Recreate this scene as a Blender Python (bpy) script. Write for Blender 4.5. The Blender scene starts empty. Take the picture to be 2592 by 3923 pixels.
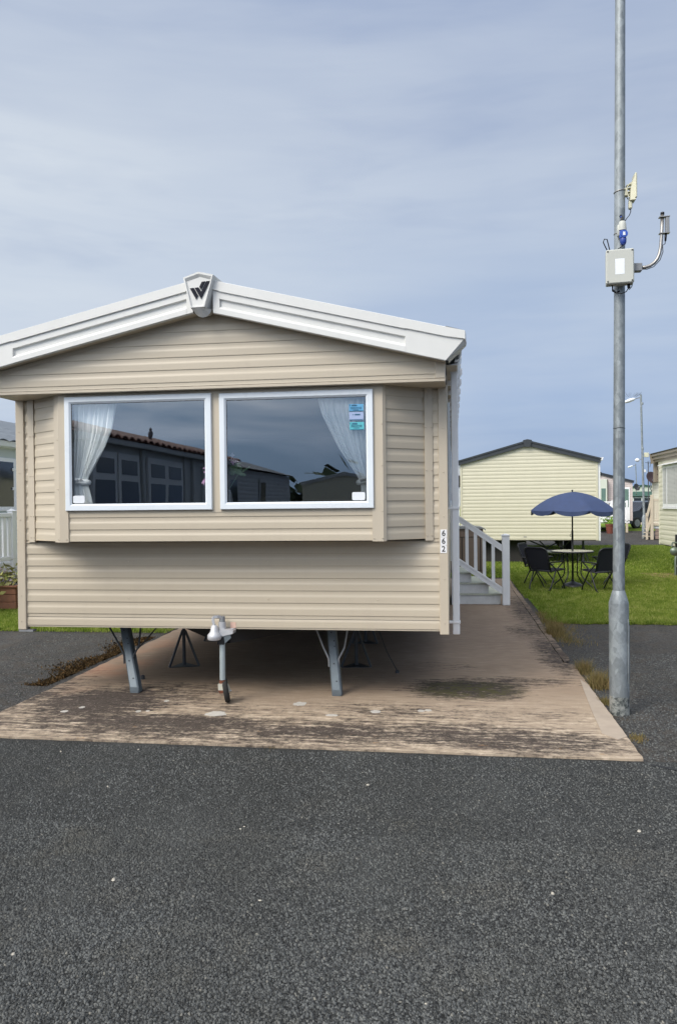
import bpy, math, random
import numpy as np
from mathutils import Vector, Matrix
random.seed(7); rng = np.random.default_rng(11)
S = bpy.context.scene
COL = S.collection
R = math.radians

# ------------------------------------------------------------------ camera
yaw, pitch, roll = R(8.1), R(-0.52), 0.0105
f = Vector((-math.sin(yaw)*math.cos(pitch), math.cos(yaw)*math.cos(pitch), math.sin(pitch)))
r = Vector((math.cos(yaw), math.sin(yaw), 0)); u = r.cross(f)
cr = r*math.cos(roll) - u*math.sin(roll); cu = r*math.sin(roll) + u*math.cos(roll)
cam_d = bpy.data.cameras.new('camera'); cam = bpy.data.objects.new('camera', cam_d); COL.objects.link(cam)
cam.matrix_world = Matrix(((cr.x, cu.x, -f.x, 0), (cr.y, cu.y, -f.y, 0), (cr.z, cu.z, -f.z, 1.65), (0, 0, 0, 1)))
cam_d.sensor_fit = 'HORIZONTAL'; cam_d.sensor_width = 36; cam_d.lens = 42.47
cam_d.clip_start = 0.05; cam_d.clip_end = 2000
S.camera = cam

# ------------------------------------------------------------------ sky, sun, exposure
SUN = Vector((-.45, -.60, .66)).normalized()
W = bpy.data.worlds.new("World"); S.world = W; W.use_nodes = True
nt = W.node_tree; nt.nodes.clear()


class G:
    """small helper to write node graphs"""
    def __init__(s, nt): s.nt = nt
    def n(s, t, ins=None, **props):
        k = s.nt.nodes.new(t)
        for a, b in props.items(): setattr(k, a, b)
        for a, b in (ins or {}).items():
            if isinstance(b, bpy.types.NodeSocket): s.nt.links.new(b, k.inputs[a])
            else: k.inputs[a].default_value = b
        return k
    def math(s, op, a, b=0.0, c=None, clamp=False):
        ins = {0: a, 1: b}
        if c is not None: ins[2] = c
        return s.n('ShaderNodeMath', ins, operation=op, use_clamp=clamp).outputs[0]
    def mix(s, fac, a, b, mode='MIX'):
        k = s.nt.nodes.new('ShaderNodeMix'); k.data_type = 'RGBA'; k.blend_type = mode
        for i, v in ((0, fac), (6, a), (7, b)):
            if isinstance(v, bpy.types.NodeSocket): s.nt.links.new(v, k.inputs[i])
            else: k.inputs[i].default_value = v if i == 0 else (*v[:3], 1)
        return k.outputs[2]
    def ramp(s, fac, stops, interp='LINEAR'):
        k = s.nt.nodes.new('ShaderNodeValToRGB'); e = k.color_ramp; e.interpolation = interp
        while len(e.elements) < len(stops): e.elements.new(0.5)
        for el, (p, c) in zip(e.elements, stops):
            el.position = p; el.color = (*c, 1) if len(c) == 3 else c
        s.nt.links.new(fac, k.inputs[0]); return k.outputs[0]
    def noise(s, vec, scale, detail=4, rough=.55, dist=0):
        return s.n('ShaderNodeTexNoise', {'Vector': vec, 'Scale': scale, 'Detail': detail, 'Roughness': rough, 'Distortion': dist})
    def mapping(s, vec, sc=(1, 1, 1), rot=(0, 0, 0), loc=(0, 0, 0)):
        return s.n('ShaderNodeMapping', {'Vector': vec, 'Scale': sc, 'Rotation': rot, 'Location': loc}).outputs[0]
    def mr(s, v, a, b, c=0., d=1.):
        return s.n('ShaderNodeMapRange', {0: v, 1: a, 2: b, 3: c, 4: d}).outputs[0]


g = G(nt)
tc = g.n('ShaderNodeTexCoord').outputs['Generated']
sep = g.n('ShaderNodeSeparateXYZ', {0: tc})
X_, Y_, Z_ = sep.outputs
base = g.ramp(Z_, [(0.0, (.12, .235, .48)), (.05, (.175, .295, .53)), (.14, (.27, .375, .58)), (.27, (.335, .425, .59)),
                   (.42, (.29, .365, .53)), (.55, (.285, .36, .53)), (1, (.50, .58, .70))])
mv = g.mapping(tc, (1.0, 1.0, 5.0), rot=(R(6), R(-7), 0))
st = g.noise(mv, 1.7, 5, .5, .4).outputs[0]
soft = g.noise(g.mapping(tc, (1.2, 1.2, 2.2), loc=(.3, .2, 0)), 1.3, 3, .5).outputs[0]
stm = g.mr(st, .38, .66)
cl = g.math('ADD', g.math('MULTIPLY', stm, .5), g.math('MULTIPLY', g.mr(soft, .35, .68), .5))
leftm = g.mr(X_, .05, -.62)
band = g.math('MULTIPLY', g.mr(Z_, .04, .16), g.mr(Z_, .62, .38))
cl = g.math('ADD', g.math('MULTIPLY', cl, .55), g.math('MULTIPLY', leftm, g.math('MULTIPLY', band, .62)), clamp=True)
wisp = g.noise(g.mapping(tc, (1.2, 1.2, 11.), rot=(R(4), R(-5), 0)), 3.4, 6, .58, .5).outputs[0]
cl = g.math('ADD', cl, g.math('MULTIPLY', g.math('SUBTRACT', wisp, .5), .26), clamp=True)
skyc = g.mix(cl, base, (.61, .665, .73))
dark = g.math('MULTIPLY', g.mr(g.noise(mv, 3.1, 4, .55, .3).outputs[0], .5, .72), g.mr(Z_, .02, .12))
skyc = g.mix(g.math('MULTIPLY', dark, .30), skyc, (.235, .315, .50))
# thin cloud lit through by the hidden sun: brighter round the sun, behind the photographer
dot = g.n('ShaderNodeVectorMath', {0: tc, 1: tuple(SUN)}, operation='DOT_PRODUCT').outputs['Value']
glow = g.math('POWER', g.mr(dot, .0, 1.0), 3.0)
low = g.math('MULTIPLY', g.mr(Y_, .1, -.3), g.mr(Z_, .55, .2))
ns = g.noise(g.mapping(tc, (1, 1, 2.6), loc=(1.1, .4, .2)), 4.2, 4, .5, .5).outputs[0]
skyc = g.mix(g.math('MULTIPLY', low, g.mr(ns, .62, .42)), skyc, (.14, .235, .40))
skyc = g.mix(1.0, skyc, g.mix(glow, (1, 1, 1), (6.6, 5.6, 4.5)), 'MULTIPLY')
nish = g.n('ShaderNodeTexSky', sky_type='NISHITA', sun_disc=False, sun_elevation=math.asin(SUN.z),
           sun_rotation=math.atan2(SUN.x, SUN.y), dust_density=2.0)
cloudc = g.mix(1.0, skyc, (8.6, 8.6, 8.6), 'MULTIPLY')
fin = g.mix(.94, nish.outputs[0], cloudc)
bg = g.n('ShaderNodeBackground', {'Color': fin, 'Strength': .10})
out = g.n('ShaderNodeOutputWorld', {'Surface': bg.outputs[0]})

sun_d = bpy.data.lights.new('sun', 'SUN'); sun_d.energy = 1.5; sun_d.angle = R(24); sun_d.color = (1, .94, .85)
sun = bpy.data.objects.new('sun', sun_d); COL.objects.link(sun); sun.location = SUN*50
sun.rotation_euler = SUN.to_track_quat('Z', 'Y').to_euler()
vs = S.view_settings; S.display_settings.display_device = 'sRGB'
vs.view_transform = 'Standard'; vs.look = 'None'; vs.gamma = 1; vs.exposure = .42; vs.use_curve_mapping = False

# ------------------------------------------------------------------ mesh helpers


class MB:
    def __init__(s): s.v = []; s.f = []
    def add(s, vs, fs):
        o = len(s.v); s.v += [tuple(p) for p in vs]; s.f += [tuple(i+o for i in q) for q in fs]; return s
    def box(s, x0, x1, y0, y1, z0, z1):
        v = [(x, y, z) for z in (z0, z1) for y in (y0, y1) for x in (x0, x1)]
        return s.add(v, [(0, 2, 3, 1), (4, 5, 7, 6), (0, 1, 5, 4), (2, 6, 7, 3), (0, 4, 6, 2), (1, 3, 7, 5)])
    def bbox(s, x0, x1, y0, y1, z0, z1, b=.004):
        """box with chamfered edges"""
        b = min(b, (x1-x0)*.45, (y1-y0)*.45, (z1-z0)*.45)
        X, Y, Z = (x0, x1), (y0, y1), (z0, z1); v = []; idx = {}
        for i in (0, 1):
            for j in (0, 1):
                for k in (0, 1):
                    sx, sy, sz = (b if i == 0 else -b), (b if j == 0 else -b), (b if k == 0 else -b)
                    idx[i, j, k, 0] = len(v); v.append((X[i], Y[j]+sy, Z[k]+sz))
                    idx[i, j, k, 1] = len(v); v.append((X[i]+sx, Y[j], Z[k]+sz))
                    idx[i, j, k, 2] = len(v); v.append((X[i]+sx, Y[j]+sy, Z[k]))
        F = []
        for i in (0, 1):
            F.append([idx[i, 0, 0, 0], idx[i, 1, 0, 0], idx[i, 1, 1, 0], idx[i, 0, 1, 0]][::(-1 if i == 0 else 1)])
            F.append([idx[0, i, 0, 1], idx[1, i, 0, 1], idx[1, i, 1, 1], idx[0, i, 1, 1]][::(1 if i == 0 else -1)])
            F.append([idx[0, 0, i, 2], idx[1, 0, i, 2], idx[1, 1, i, 2], idx[0, 1, i, 2]][::(-1 if i == 0 else 1)])
            for j in (0, 1):
                F.append([idx[i, j, 0, 0], idx[i, j, 1, 0], idx[i, j, 1, 1], idx[i, j, 0, 1]])
                F.append([idx[i, 0, j, 0], idx[i, 1, j, 0], idx[i, 1, j, 2], idx[i, 0, j, 2]])
                F.append([idx[0, i, j, 1], idx[1, i, j, 1], idx[1, i, j, 2], idx[0, i, j, 2]])
                for k in (0, 1):
                    F.append([idx[i, j, k, 0], idx[i, j, k, 1], idx[i, j, k, 2]])
        return s.add(v, F)
    def bar(s, p, q, w, h=None, up=(0, 0, 1)):
        """rectangular bar from p to q"""
        h = h or w; p, q = Vector(p), Vector(q); d = (q-p).normalized(); a = d.cross(Vector(up))
        if a.length < 1e-4: a = d.cross(Vector((1, 0, 0)))
        a.normalize(); b = a.cross(d).normalized(); a = a*w/2; b = b*h/2
        v = [p-a-b, p+a-b, p+a+b, p-a+b, q-a-b, q+a-b, q+a+b, q-a+b]
        return s.add(v, [(0, 1, 2, 3), (7, 6, 5, 4), (0, 4, 5, 1), (1, 5, 6, 2), (2, 6, 7, 3), (3, 7, 4, 0)])
    def tube(s, path, rad, n=8, cap=True, closed=False):
        P = [Vector(p) for p in path]; m = len(P); rr = rad if isinstance(rad, (list, tuple)) else [rad]*m
        rings = []; prev = None
        for i, p in enumerate(P):
            if closed: d = P[(i+1) % m]-P[i-1]
            else: d = (P[min(i+1, m-1)]-P[max(i-1, 0)])
            d.normalize()
            if prev is None:
                a = d.cross(Vector((0, 0, 1)))
                if a.length < .05: a = d.cross(Vector((1, 0, 0)))
            else: a = prev - d*prev.dot(d)
            a.normalize(); prev = a; b = d.cross(a)
            rings.append([p+(a*math.cos(2*math.pi*k/n)+b*math.sin(2*math.pi*k/n))*rr[i] for k in range(n)])
        v = [q for ring in rings for q in ring]; F = []
        for i in range(m if closed else m-1):
            j = (i+1) % m
            for k in range(n): F.append((i*n+k, i*n+(k+1) % n, j*n+(k+1) % n, j*n+k))
        if cap and not closed: F += [tuple(range(n))[::-1], tuple(range((m-1)*n, m*n))]
        return s.add(v, F)
    def lathe(s, c, prof, n=24, axis='z'):
        v = []; F = []; m = len(prof)
        for (r_, z) in prof:
            for k in range(n):
                a = 2*math.pi*k/n; x, y = r_*math.cos(a), r_*math.sin(a)
                p = {'z': (x, y, z), 'x': (z, x, y), 'y': (x, z, y)}[axis]
                v.append((c[0]+p[0], c[1]+p[1], c[2]+p[2]))
        for i in range(m-1):
            for k in range(n): F.append((i*n+k, i*n+(k+1) % n, (i+1)*n+(k+1) % n, (i+1)*n+k))
        F += [tuple(range(n))[::-1], tuple(range((m-1)*n, m*n))]
        return s.add(v, F)
    def prism(s, poly, d0, d1, plane='xz'):
        """poly in a plane, extruded along the third axis from d0 to d1"""
        def P(a, b, d): return {'xz': (a, d, b), 'xy': (a, b, d), 'yz': (d, a, b)}[plane]
        m = len(poly); v = [P(a, b, d0) for a, b in poly]+[P(a, b, d1) for a, b in poly]
        F = [tuple(range(m)), tuple(range(m, 2*m))[::-1]]+[(i, i+m, (i+1) % m+m, (i+1) % m) for i in range(m)]
        return s.add(v, F)
    def build(s, name, mat, parent=None, smooth=False, off=(0, 0, 0)):
        me = bpy.data.meshes.new(name)
        v = [(a-off[0], b-off[1], c-off[2]) for a, b, c in s.v]
        me.from_pydata(v, [], s.f); me.validate()
        import bmesh
        b = bmesh.new(); b.from_mesh(me); bmesh.ops.recalc_face_normals(b, faces=b.faces)
        b.to_mesh(me); b.free()
        return link(name, me, mat, parent, smooth)


def link(name, me, mat, parent=None, smooth=False):
    if mat and not me.materials: me.materials.append(mat)
    if smooth:
        me.shade_smooth() if hasattr(me, 'shade_smooth') else None
        if smooth is not True and hasattr(me, 'set_sharp_from_angle'): me.set_sharp_from_angle(angle=R(smooth))
    o = bpy.data.objects.new(name, me); COL.objects.link(o)
    if parent: o.parent = parent
    return o


def thing(name, label, cat, loc=(0, 0, 0), rz=0, group=None):
    o = bpy.data.objects.new(name, None); COL.objects.link(o); o.location = loc; o.rotation_euler.z = rz
    o.empty_display_size = .2
    o['label'] = label; o['category'] = cat
    if group: o['group'] = group
    return o


def tag(o, label, cat, group=None):
    o['label'] = label; o['category'] = cat
    if group: o['group'] = group
    return o


def struct(o): o['kind'] = 'structure'; return o
def stuff(o): o['kind'] = 'stuff'; return o


def dup(root, loc, rz, label):
    def cp(o, par):
        c = o.copy(); COL.objects.link(c); c.parent = par
        for ch in list(o.children): cp(ch, c)
        return c
    c = cp(root, None); c.location = loc; c.rotation_euler.z = rz; c['label'] = label
    return c


# ------------------------------------------------------------------ materials
def newmat(name):
    m = bpy.data.materials.new(name); m.use_nodes = True; m.node_tree.nodes.clear(); g = G(m.node_tree); return m, g


def M(name, col, rough=.5, metal=0., var=.08, vscale=3., bump=0., bscale=60., spec=.5, dirt=None, obj=True, sss=0, stretch=(1, 1, 1)):
    m, g = newmat(name)
    tcn = g.n('ShaderNodeTexCoord').outputs['Object']
    v = g.mapping(tcn, stretch)
    nz = g.noise(v, vscale, 5, .6).outputs[0]
    a = tuple(c*(1-var) for c in col); b = tuple(min(1, c*(1+var)) for c in col)
    c = g.mix(g.mr(nz, .3, .7), a, b)
    if dirt:
        nd = g.noise(g.mapping(tcn, (1, 1, .35)), 7, 6, .65).outputs[0]
        c = g.mix(g.math('MULTIPLY', g.mr(nd, .52, .78), dirt[1]), c, dirt[0])
    bs = g.n('ShaderNodeBsdfPrincipled', {'Base Color': c, 'Roughness': g.mr(nz, .2, .8, max(.02, rough-.06), min(1, rough+.08)),
                                          'Metallic': metal, 'Specular IOR Level': spec})
    if bump:
        bn = g.n('ShaderNodeBump', {'Height': g.noise(v, bscale, 4, .6).outputs[0], 'Strength': .6, 'Distance': bump})
        g.nt.links.new(bn.outputs[0], bs.inputs['Normal'])
    g.n('ShaderNodeOutputMaterial', {'Surface': bs.outputs[0]})
    return m


m_beige = M('beige aluminium siding', (.535, .468, .36), .40, var=.025, vscale=1.5, bump=.0006, bscale=9, dirt=((.40, .34, .27), .22), stretch=(.5, .5, 3))
m_beiget = M('beige trim', (.535, .468, .365), .42, var=.03, vscale=2, dirt=((.42, .36, .28), .2))
m_roofw = M('white moulded fascia', (.69, .69, .66), .42, var=.025, vscale=6, bump=.0008, bscale=150, dirt=((.60, .60, .56), .22))
m_upvc = M('white window plastic', (.74, .79, .83), .28, var=.02, vscale=4)
m_white = M('white painted plastic', (.82, .83, .84), .38, var=.03, vscale=5, dirt=((.50, .50, .47), .18))
m_step = M('white step panel', (.66, .67, .66), .5, var=.06, vscale=9, dirt=((.36, .36, .31), .4))
m_tread = M('green stained tread', (.50, .52, .43), .6, var=.12, vscale=14, dirt=((.30, .31, .22), .5), bump=.001, bscale=40)
m_gasket = M('black rubber', (.02, .02, .022), .6)
m_dark = M('dark underframe', (.025, .023, .022), .8, var=.3)
m_dkbare2 = M('dark pipe', (.05, .05, .05), .6)
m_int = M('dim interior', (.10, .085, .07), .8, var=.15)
m_black = M('navy emblem', (.008, .010, .018), .6, spec=.2)
m_digit = M('black lettering', (.012, .012, .014), .5)
m_plate = M('white number plate', (.80, .80, .80), .4)
m_blue_umb = M('navy parasol cloth', (.036, .058, .135), .75, var=.12, vscale=9, bump=.004, bscale=6)
m_chair = M('dark navy woven fabric', (.007, .009, .018), .9, var=.2, vscale=40)
m_frame = M('dark coated tube', (.011, .012, .016), .4, var=.2)
m_rubber = M('tyre rubber', (.02, .019, .018), .85, var=.3, vscale=15)
m_rust = M('rusty steel', (.16, .055, .03), .85, var=.4, vscale=25)
m_bare = M('scratched grey steel', (.34, .35, .35), .5, metal=.3, var=.25, vscale=9)
m_cast = M('cast silver paint', (.55, .56, .58), .38, metal=.25, var=.08, vscale=12)
m_cabinet = M('grey enclosure plastic', (.50, .51, .46), .5, var=.03, bump=.0006, bscale=200)
m_creamp = M('cream plastic', (.64, .62, .46), .45, var=.05)
m_blue = M('blue socket plastic', (.03, .09, .42), .35, var=.05)
m_blue2 = M('dark blue plug plastic', (.02, .05, .26), .35)
m_label = M('blank white label', (.80, .83, .86), .3, var=.01)
m_pink = M('pink paper label', (.72, .48, .38), .6)
m_steel = M('brushed steel tube', (.36, .345, .32), .36, metal=.8, var=.1, vscale=10)
m_grey = M('grey plastic', (.24, .25, .26), .45)
m_cable = M('black cable', (.012, .013, .016), .5)
m_cream2 = M('cream siding', (.60, .57, .44), .38, var=.03, vscale=2, dirt=((.50, .45, .30), .15))
m_cream3 = M('pale cream siding', (.64, .62, .50), .42, var=.03, vscale=2)
m_lilac = M('pale lilac siding', (.56, .49, .46), .45, var=.03)
m_mint = M('pale mint siding', (.58, .62, .52), .45, var=.03)
m_charc = M('charcoal roof trim', (.030, .036, .042), .45, var=.15)
m_browntrim = M('taupe roof trim', (.27, .23, .18), .5, var=.06)
m_greenroof = M('dark green roof', (.04, .10, .075), .5, var=.1)
m_blind = M('white blind slat', (.62, .62, .60), .6)
m_wood = M('cream painted timber', (.56, .48, .36), .6, var=.08, vscale=12, dirt=((.28, .20, .12), .3))
m_wood2 = M('pinkish boards', (.30, .22, .18), .7, var=.15, vscale=12)
m_brownbox = M('brown panelled plastic', (.17, .125, .10), .6, var=.08, vscale=10)
m_brownline = M('dark brown groove', (.05, .036, .03), .7)
m_terra = M('terracotta', (.17, .05, .032), .7, var=.15, vscale=18)
m_tilegrey = M('grey roof tile', (.16, .18, .20), .5, var=.2, vscale=8)
m_tilered = M('red roof tile', (.22, .10, .07), .65, var=.3, vscale=7)
m_greywall = M('pale green grey cladding', (.52, .57, .54), .55, var=.03)
m_refl = M('grey cladding', (.52, .54, .54), .6, var=.05)
m_carpaint = M('dark grey car paint', (.055, .058, .065), .25, metal=.5, var=.05)
m_carglass = M('dark car glass', (.02, .025, .03), .06)
m_greenleaf = M('houseplant leaf', (.16, .27, .15), .45, var=.2)
m_petal = M('pink petal', (.72, .42, .66), .6, var=.1)
m_petalw = M('pale petal', (.80, .68, .74), .6, var=.1)
m_tabletop = M('pale table glass', (.46, .46, .42), .12, var=.02)
m_gull = M('gull feathers', (.20, .20, .21), .7)
m_spot = M('white cement splash', (.50, .475, .43), .8, var=.12, vscale=40, bump=.002, bscale=90)
m_pebble = M('pale pebble', (.42, .39, .33), .7, var=.15, vscale=40)
m_bark = M('dry stalk', (.26, .17, .08), .8, var=.3, vscale=30)
m_yellowleaf = M('variegated leaf', (.30, .29, .10), .6, var=.35, vscale=14)
m_freshleaf = M('fresh green leaf', (.20, .34, .05), .6, var=.3, vscale=14)
m_cy1 = M('sky blue sticker', (.12, .38, .62), .4)
m_cy2 = M('lilac sticker', (.34, .42, .62), .4)
m_cy3 = M('turquoise sticker', (.10, .46, .52), .4)
m_ink = M('teal ink', (.015, .10, .19), .5)


def galv():
    m, g = newmat('galvanised steel')
    t = g.n('ShaderNodeTexCoord').outputs['Object']
    v = g.n('ShaderNodeTexVoronoi', {'Vector': g.mapping(t, (1, 1, .55)), 'Scale': 24.}, feature='F1')
    v2 = g.n('ShaderNodeTexVoronoi', {'Vector': g.mapping(t, (1, 1, .7)), 'Scale': 60.}, feature='F1')
    cell = g.n('ShaderNodeSeparateColor', {0: v.outputs['Color']}).outputs[0]
    cell2 = g.n('ShaderNodeSeparateColor', {0: v2.outputs['Color']}).outputs[1]
    nz = g.noise(g.mapping(t, (1, 1, .5)), 9, 6, .65, 1.).outputs[0]
    fl = g.noise(g.mapping(t, (1, 1, .25)), 3, 4, .6).outputs[0]
    k = g.math('ADD', g.math('MULTIPLY', cell, .30), g.math('MULTIPLY', nz, .75))
    k = g.math('ADD', k, g.math('MULTIPLY', cell2, .12))
    c = g.ramp(k, [(.25, (.15, .17, .182)), (.5, (.215, .24, .252)), (.8, (.32, .355, .37))])
    c = g.mix(g.math('MULTIPLY', g.mr(fl, .5, .75), .5), c, (.24, .26, .25))
    # scuffed chalky foot
    z = g.n('ShaderNodeSeparateXYZ', {0: t}).outputs[2]
    foot = g.math('MULTIPLY', g.mr(g.math('ADD', z, g.math('MULTIPLY', nz, .05)), .17, .165), 1.0)
    fc = g.ramp(g.noise(t, 24, 6, .7).outputs[0], [(.42, (.03, .035, .03)), (.5, (.24, .25, .23)), (.62, (.40, .40, .36))])
    c = g.mix(g.math('MULTIPLY', foot, .8), c, fc)
    b = g.n('ShaderNodeBump', {'Height': nz, 'Strength': .4, 'Distance': .002})
    bs = g.n('ShaderNodeBsdfPrincipled', {'Base Color': c, 'Metallic': .3, 'Roughness': g.mr(cell, 0, 1, .42, .55), 'Normal': b.outputs[0]})
    g.n('ShaderNodeOutputMaterial', {'Surface': bs.outputs[0]}); return m


m_galv = galv()


def glass(name, refl=.14, tint=(.97, .99, .99)):
    m, g = newmat(name)
    fr = g.n('ShaderNodeFresnel', {'IOR': 1.5}).outputs[0]
    fac = g.math('ADD', g.math('MULTIPLY', fr, 1.3), refl, clamp=True)
    tr = g.n('ShaderNodeBsdfTransparent', {'Color': (*tint, 1)}); gl = g.n('ShaderNodeBsdfGlossy', {'Color': (.88, .94, 1, 1), 'Roughness': .006})
    nz = g.noise(g.n('ShaderNodeTexCoord').outputs['Object'], 1.3, 1, .5).outputs[0]
    b = g.n('ShaderNodeBump', {'Height': nz, 'Strength': .25, 'Distance': .004}); g.nt.links.new(b.outputs[0], gl.inputs['Normal'])
    mx = g.n('ShaderNodeMixShader', {0: fac, 1: tr.outputs[0], 2: gl.outputs[0]})
    g.n('ShaderNodeOutputMaterial', {'Surface': mx.outputs[0]}); return m


m_glass = glass('window glass')
m_dkglass = M('dark window glass', (.015, .018, .02), .04, spec=.8)


def fabric():
    m, g = newmat('white curtain voile')
    t = g.n('ShaderNodeTexCoord').outputs['Object']
    nz = g.noise(g.mapping(t, (1, 1, .3)), 30, 3, .6).outputs[0]
    c = g.mix(nz, (.88, .91, .91), (.96, .97, .96))
    d = g.n('ShaderNodeBsdfDiffuse', {'Color': c}); tl = g.n('ShaderNodeBsdfTranslucent', {'Color': c})
    mx = g.n('ShaderNodeMixShader', {0: .06, 1: d.outputs[0], 2: tl.outputs[0]})
    g.n('ShaderNodeOutputMaterial', {'Surface': mx.outputs[0]}); return m


m_curtain = fabric()


def concrete():
    m, g = newmat('brushed stained concrete')
    t = g.n('ShaderNodeTexCoord').outputs['Object']
    x, y, z = g.n('ShaderNodeSeparateXYZ', {0: t}).outputs
    warp = g.noise(t, 2.2, 3, .5).outputs[0]
    # brush ridges run across the slab, a little wavy
    yy = g.math('ADD', y, g.math('MULTIPLY', warp, .10))
    cv = g.n('ShaderNodeCombineXYZ', {0: g.math('MULTIPLY', x, 5.), 1: g.math('MULTIPLY', yy, 42.), 2: 0.}).outputs[0]
    brush = g.noise(cv, 1.0, 4, .6).outputs[0]
    cv2 = g.n('ShaderNodeCombineXYZ', {0: g.math('MULTIPLY', x, 3.6), 1: g.math('MULTIPLY', yy, 21.), 2: 3.}).outputs[0]
    s1 = g.noise(cv2, 1.0, 8, .72, .5).outputs[0]
    s2 = g.noise(t, 19, 6, .75).outputs[0]
    streak = g.math('ADD', g.math('MULTIPLY', s1, .62), g.math('MULTIPLY', s2, .38))
    grain = g.noise(t, 130, 3, .7).outputs[0]
    big = g.noise(t, 1.1, 5, .6).outputs[0]
    c = g.mix(g.mr(big, .3, .7), (.30, .215, .145), (.43, .325, .225))
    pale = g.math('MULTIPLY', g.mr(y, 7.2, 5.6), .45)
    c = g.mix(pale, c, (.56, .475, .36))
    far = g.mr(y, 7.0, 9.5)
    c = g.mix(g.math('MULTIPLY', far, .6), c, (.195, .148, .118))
    c = g.mix(g.math('MULTIPLY', g.mr(grain, .35, .7), .35), c, (.26, .21, .17))
    c = g.mix(g.math('MULTIPLY', g.mr(brush, .52, .72), .35), c, (.60, .50, .40))

    def blob(cx, cy, rx, ry, k=1.):
        a = g.math('DIVIDE', g.math('SUBTRACT', x, cx), rx); b = g.math('DIVIDE', g.math('SUBTRACT', y, cy), ry)
        s = g.math('SUBTRACT', 1., g.math('ADD', g.math('MULTIPLY', a, a), g.math('MULTIPLY', b, b)))
        return g.math('MULTIPLY', g.math('MAXIMUM', s, 0.), k)
    bl = None
    for b in ((-2.9, 6.25, .75, .62, 1.5), (-2.2, 5.75, 1.35, .30, 1.25), (-1.0, 5.62, 1.0, .24, 1.25), (-3.0, 5.5, .6, .22, .75), (-.2, 5.5, 1.0, .20, .85), (.75, 5.45, .6, .22, .85),
              (.1, 7.05, .72, .55, 1.15), (.62, 7.35, .65, .28, .7), (1.08, 8.9, .30, 1.6, .95), (1.1, 12.2, .34, 2.6, 1.0), (.95, 10.2, .4, .9, .65), (-3.5, 6.6, .3, 1.1, .8),
              (-1.3, 5.60, 3.4, .50, .95), (.3, 5.55, 1.3, .40, 1.0), (-2.6, 6.6, 1.0, .6, .8), (-.6, 6.2, 2.4, .4, .45), (-.15, 8.0, .5, .25, .5)):
        q = blob(*b); bl = q if bl is None else g.math('MAXIMUM', bl, q)
    field = g.math('ADD', bl, g.math('MULTIPLY', g.math('SUBTRACT', streak, .5), 5.2))
    field = g.math('ADD', field, g.math('MULTIPLY', g.math('SUBTRACT', big, .5), 1.4))
    mask = g.math('MULTIPLY', g.mr(field, .30, 1.0), g.mr(bl, .0, .22))
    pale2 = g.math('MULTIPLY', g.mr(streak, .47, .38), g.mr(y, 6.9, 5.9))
    c = g.mix(g.math('MULTIPLY', pale2, .75), c, (.74, .62, .48))
    core = g.ramp(g.math('ADD', g.math('MULTIPLY', s2, .6), g.math('MULTIPLY', s1, .4)), [(.36, (.13, .10, .082)), (.46, (.052, .042, .038)), (.56, (.018, .015, .015))])
    c = g.mix(g.math('MULTIPLY', mask, .93), c, core)
    fleck = g.math('MULTIPLY', g.mr(g.noise(g.mapping(t, (1, 2.2, 1)), 38, 3, .6).outputs[0], .60, .68), g.mr(y, 7.0, 6.2))
    c = g.mix(g.math('MULTIPLY', fleck, .55), c, (.52, .43, .33))
    fine = g.math('MULTIPLY', g.mr(s1, .50, .68), .45)
    c = g.mix(fine, c, (.17, .125, .10))
    moss = g.math('MULTIPLY', blob(.12, 7.0, .55, .42, 1.8), g.mr(g.noise(t, 16, 5, .7).outputs[0], .42, .62))
    c = g.mix(g.math('MULTIPLY', moss, .75), c, (.085, .078, .028))
    rusty = g.math('MULTIPLY', g.mr(g.noise(g.mapping(t, loc=(3, 1, 0)), 9, 4, .6).outputs[0], .66, .74), .5)
    c = g.mix(g.math('MULTIPLY', rusty, g.mr(y, 5.9, 5.5)), c, (.45, .22, .06))
    red = blob(-3.35, 8.0, .35, 1.6, .6)
    c = g.mix(g.math('MULTIPLY', red, g.mr(big, .4, .6)), c, (.42, .19, .11))
    hgt = g.math('ADD', g.math('MULTIPLY', brush, g.mr(y, 8.5, 5.5, .35, 1.)), g.math('MULTIPLY', grain, .3))
    hgt = g.math('ADD', hgt, g.math('MULTIPLY', mask, -.25))
    b = g.n('ShaderNodeBump', {'Height': hgt, 'Strength': 1.0, 'Distance': .012})
    bs = g.n('ShaderNodeBsdfPrincipled', {'Base Color': c, 'Roughness': .9, 'Specular IOR Level': .25, 'Normal': b.outputs[0]})
    g.n('ShaderNodeOutputMaterial', {'Surface': bs.outputs[0]}); return m


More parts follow.
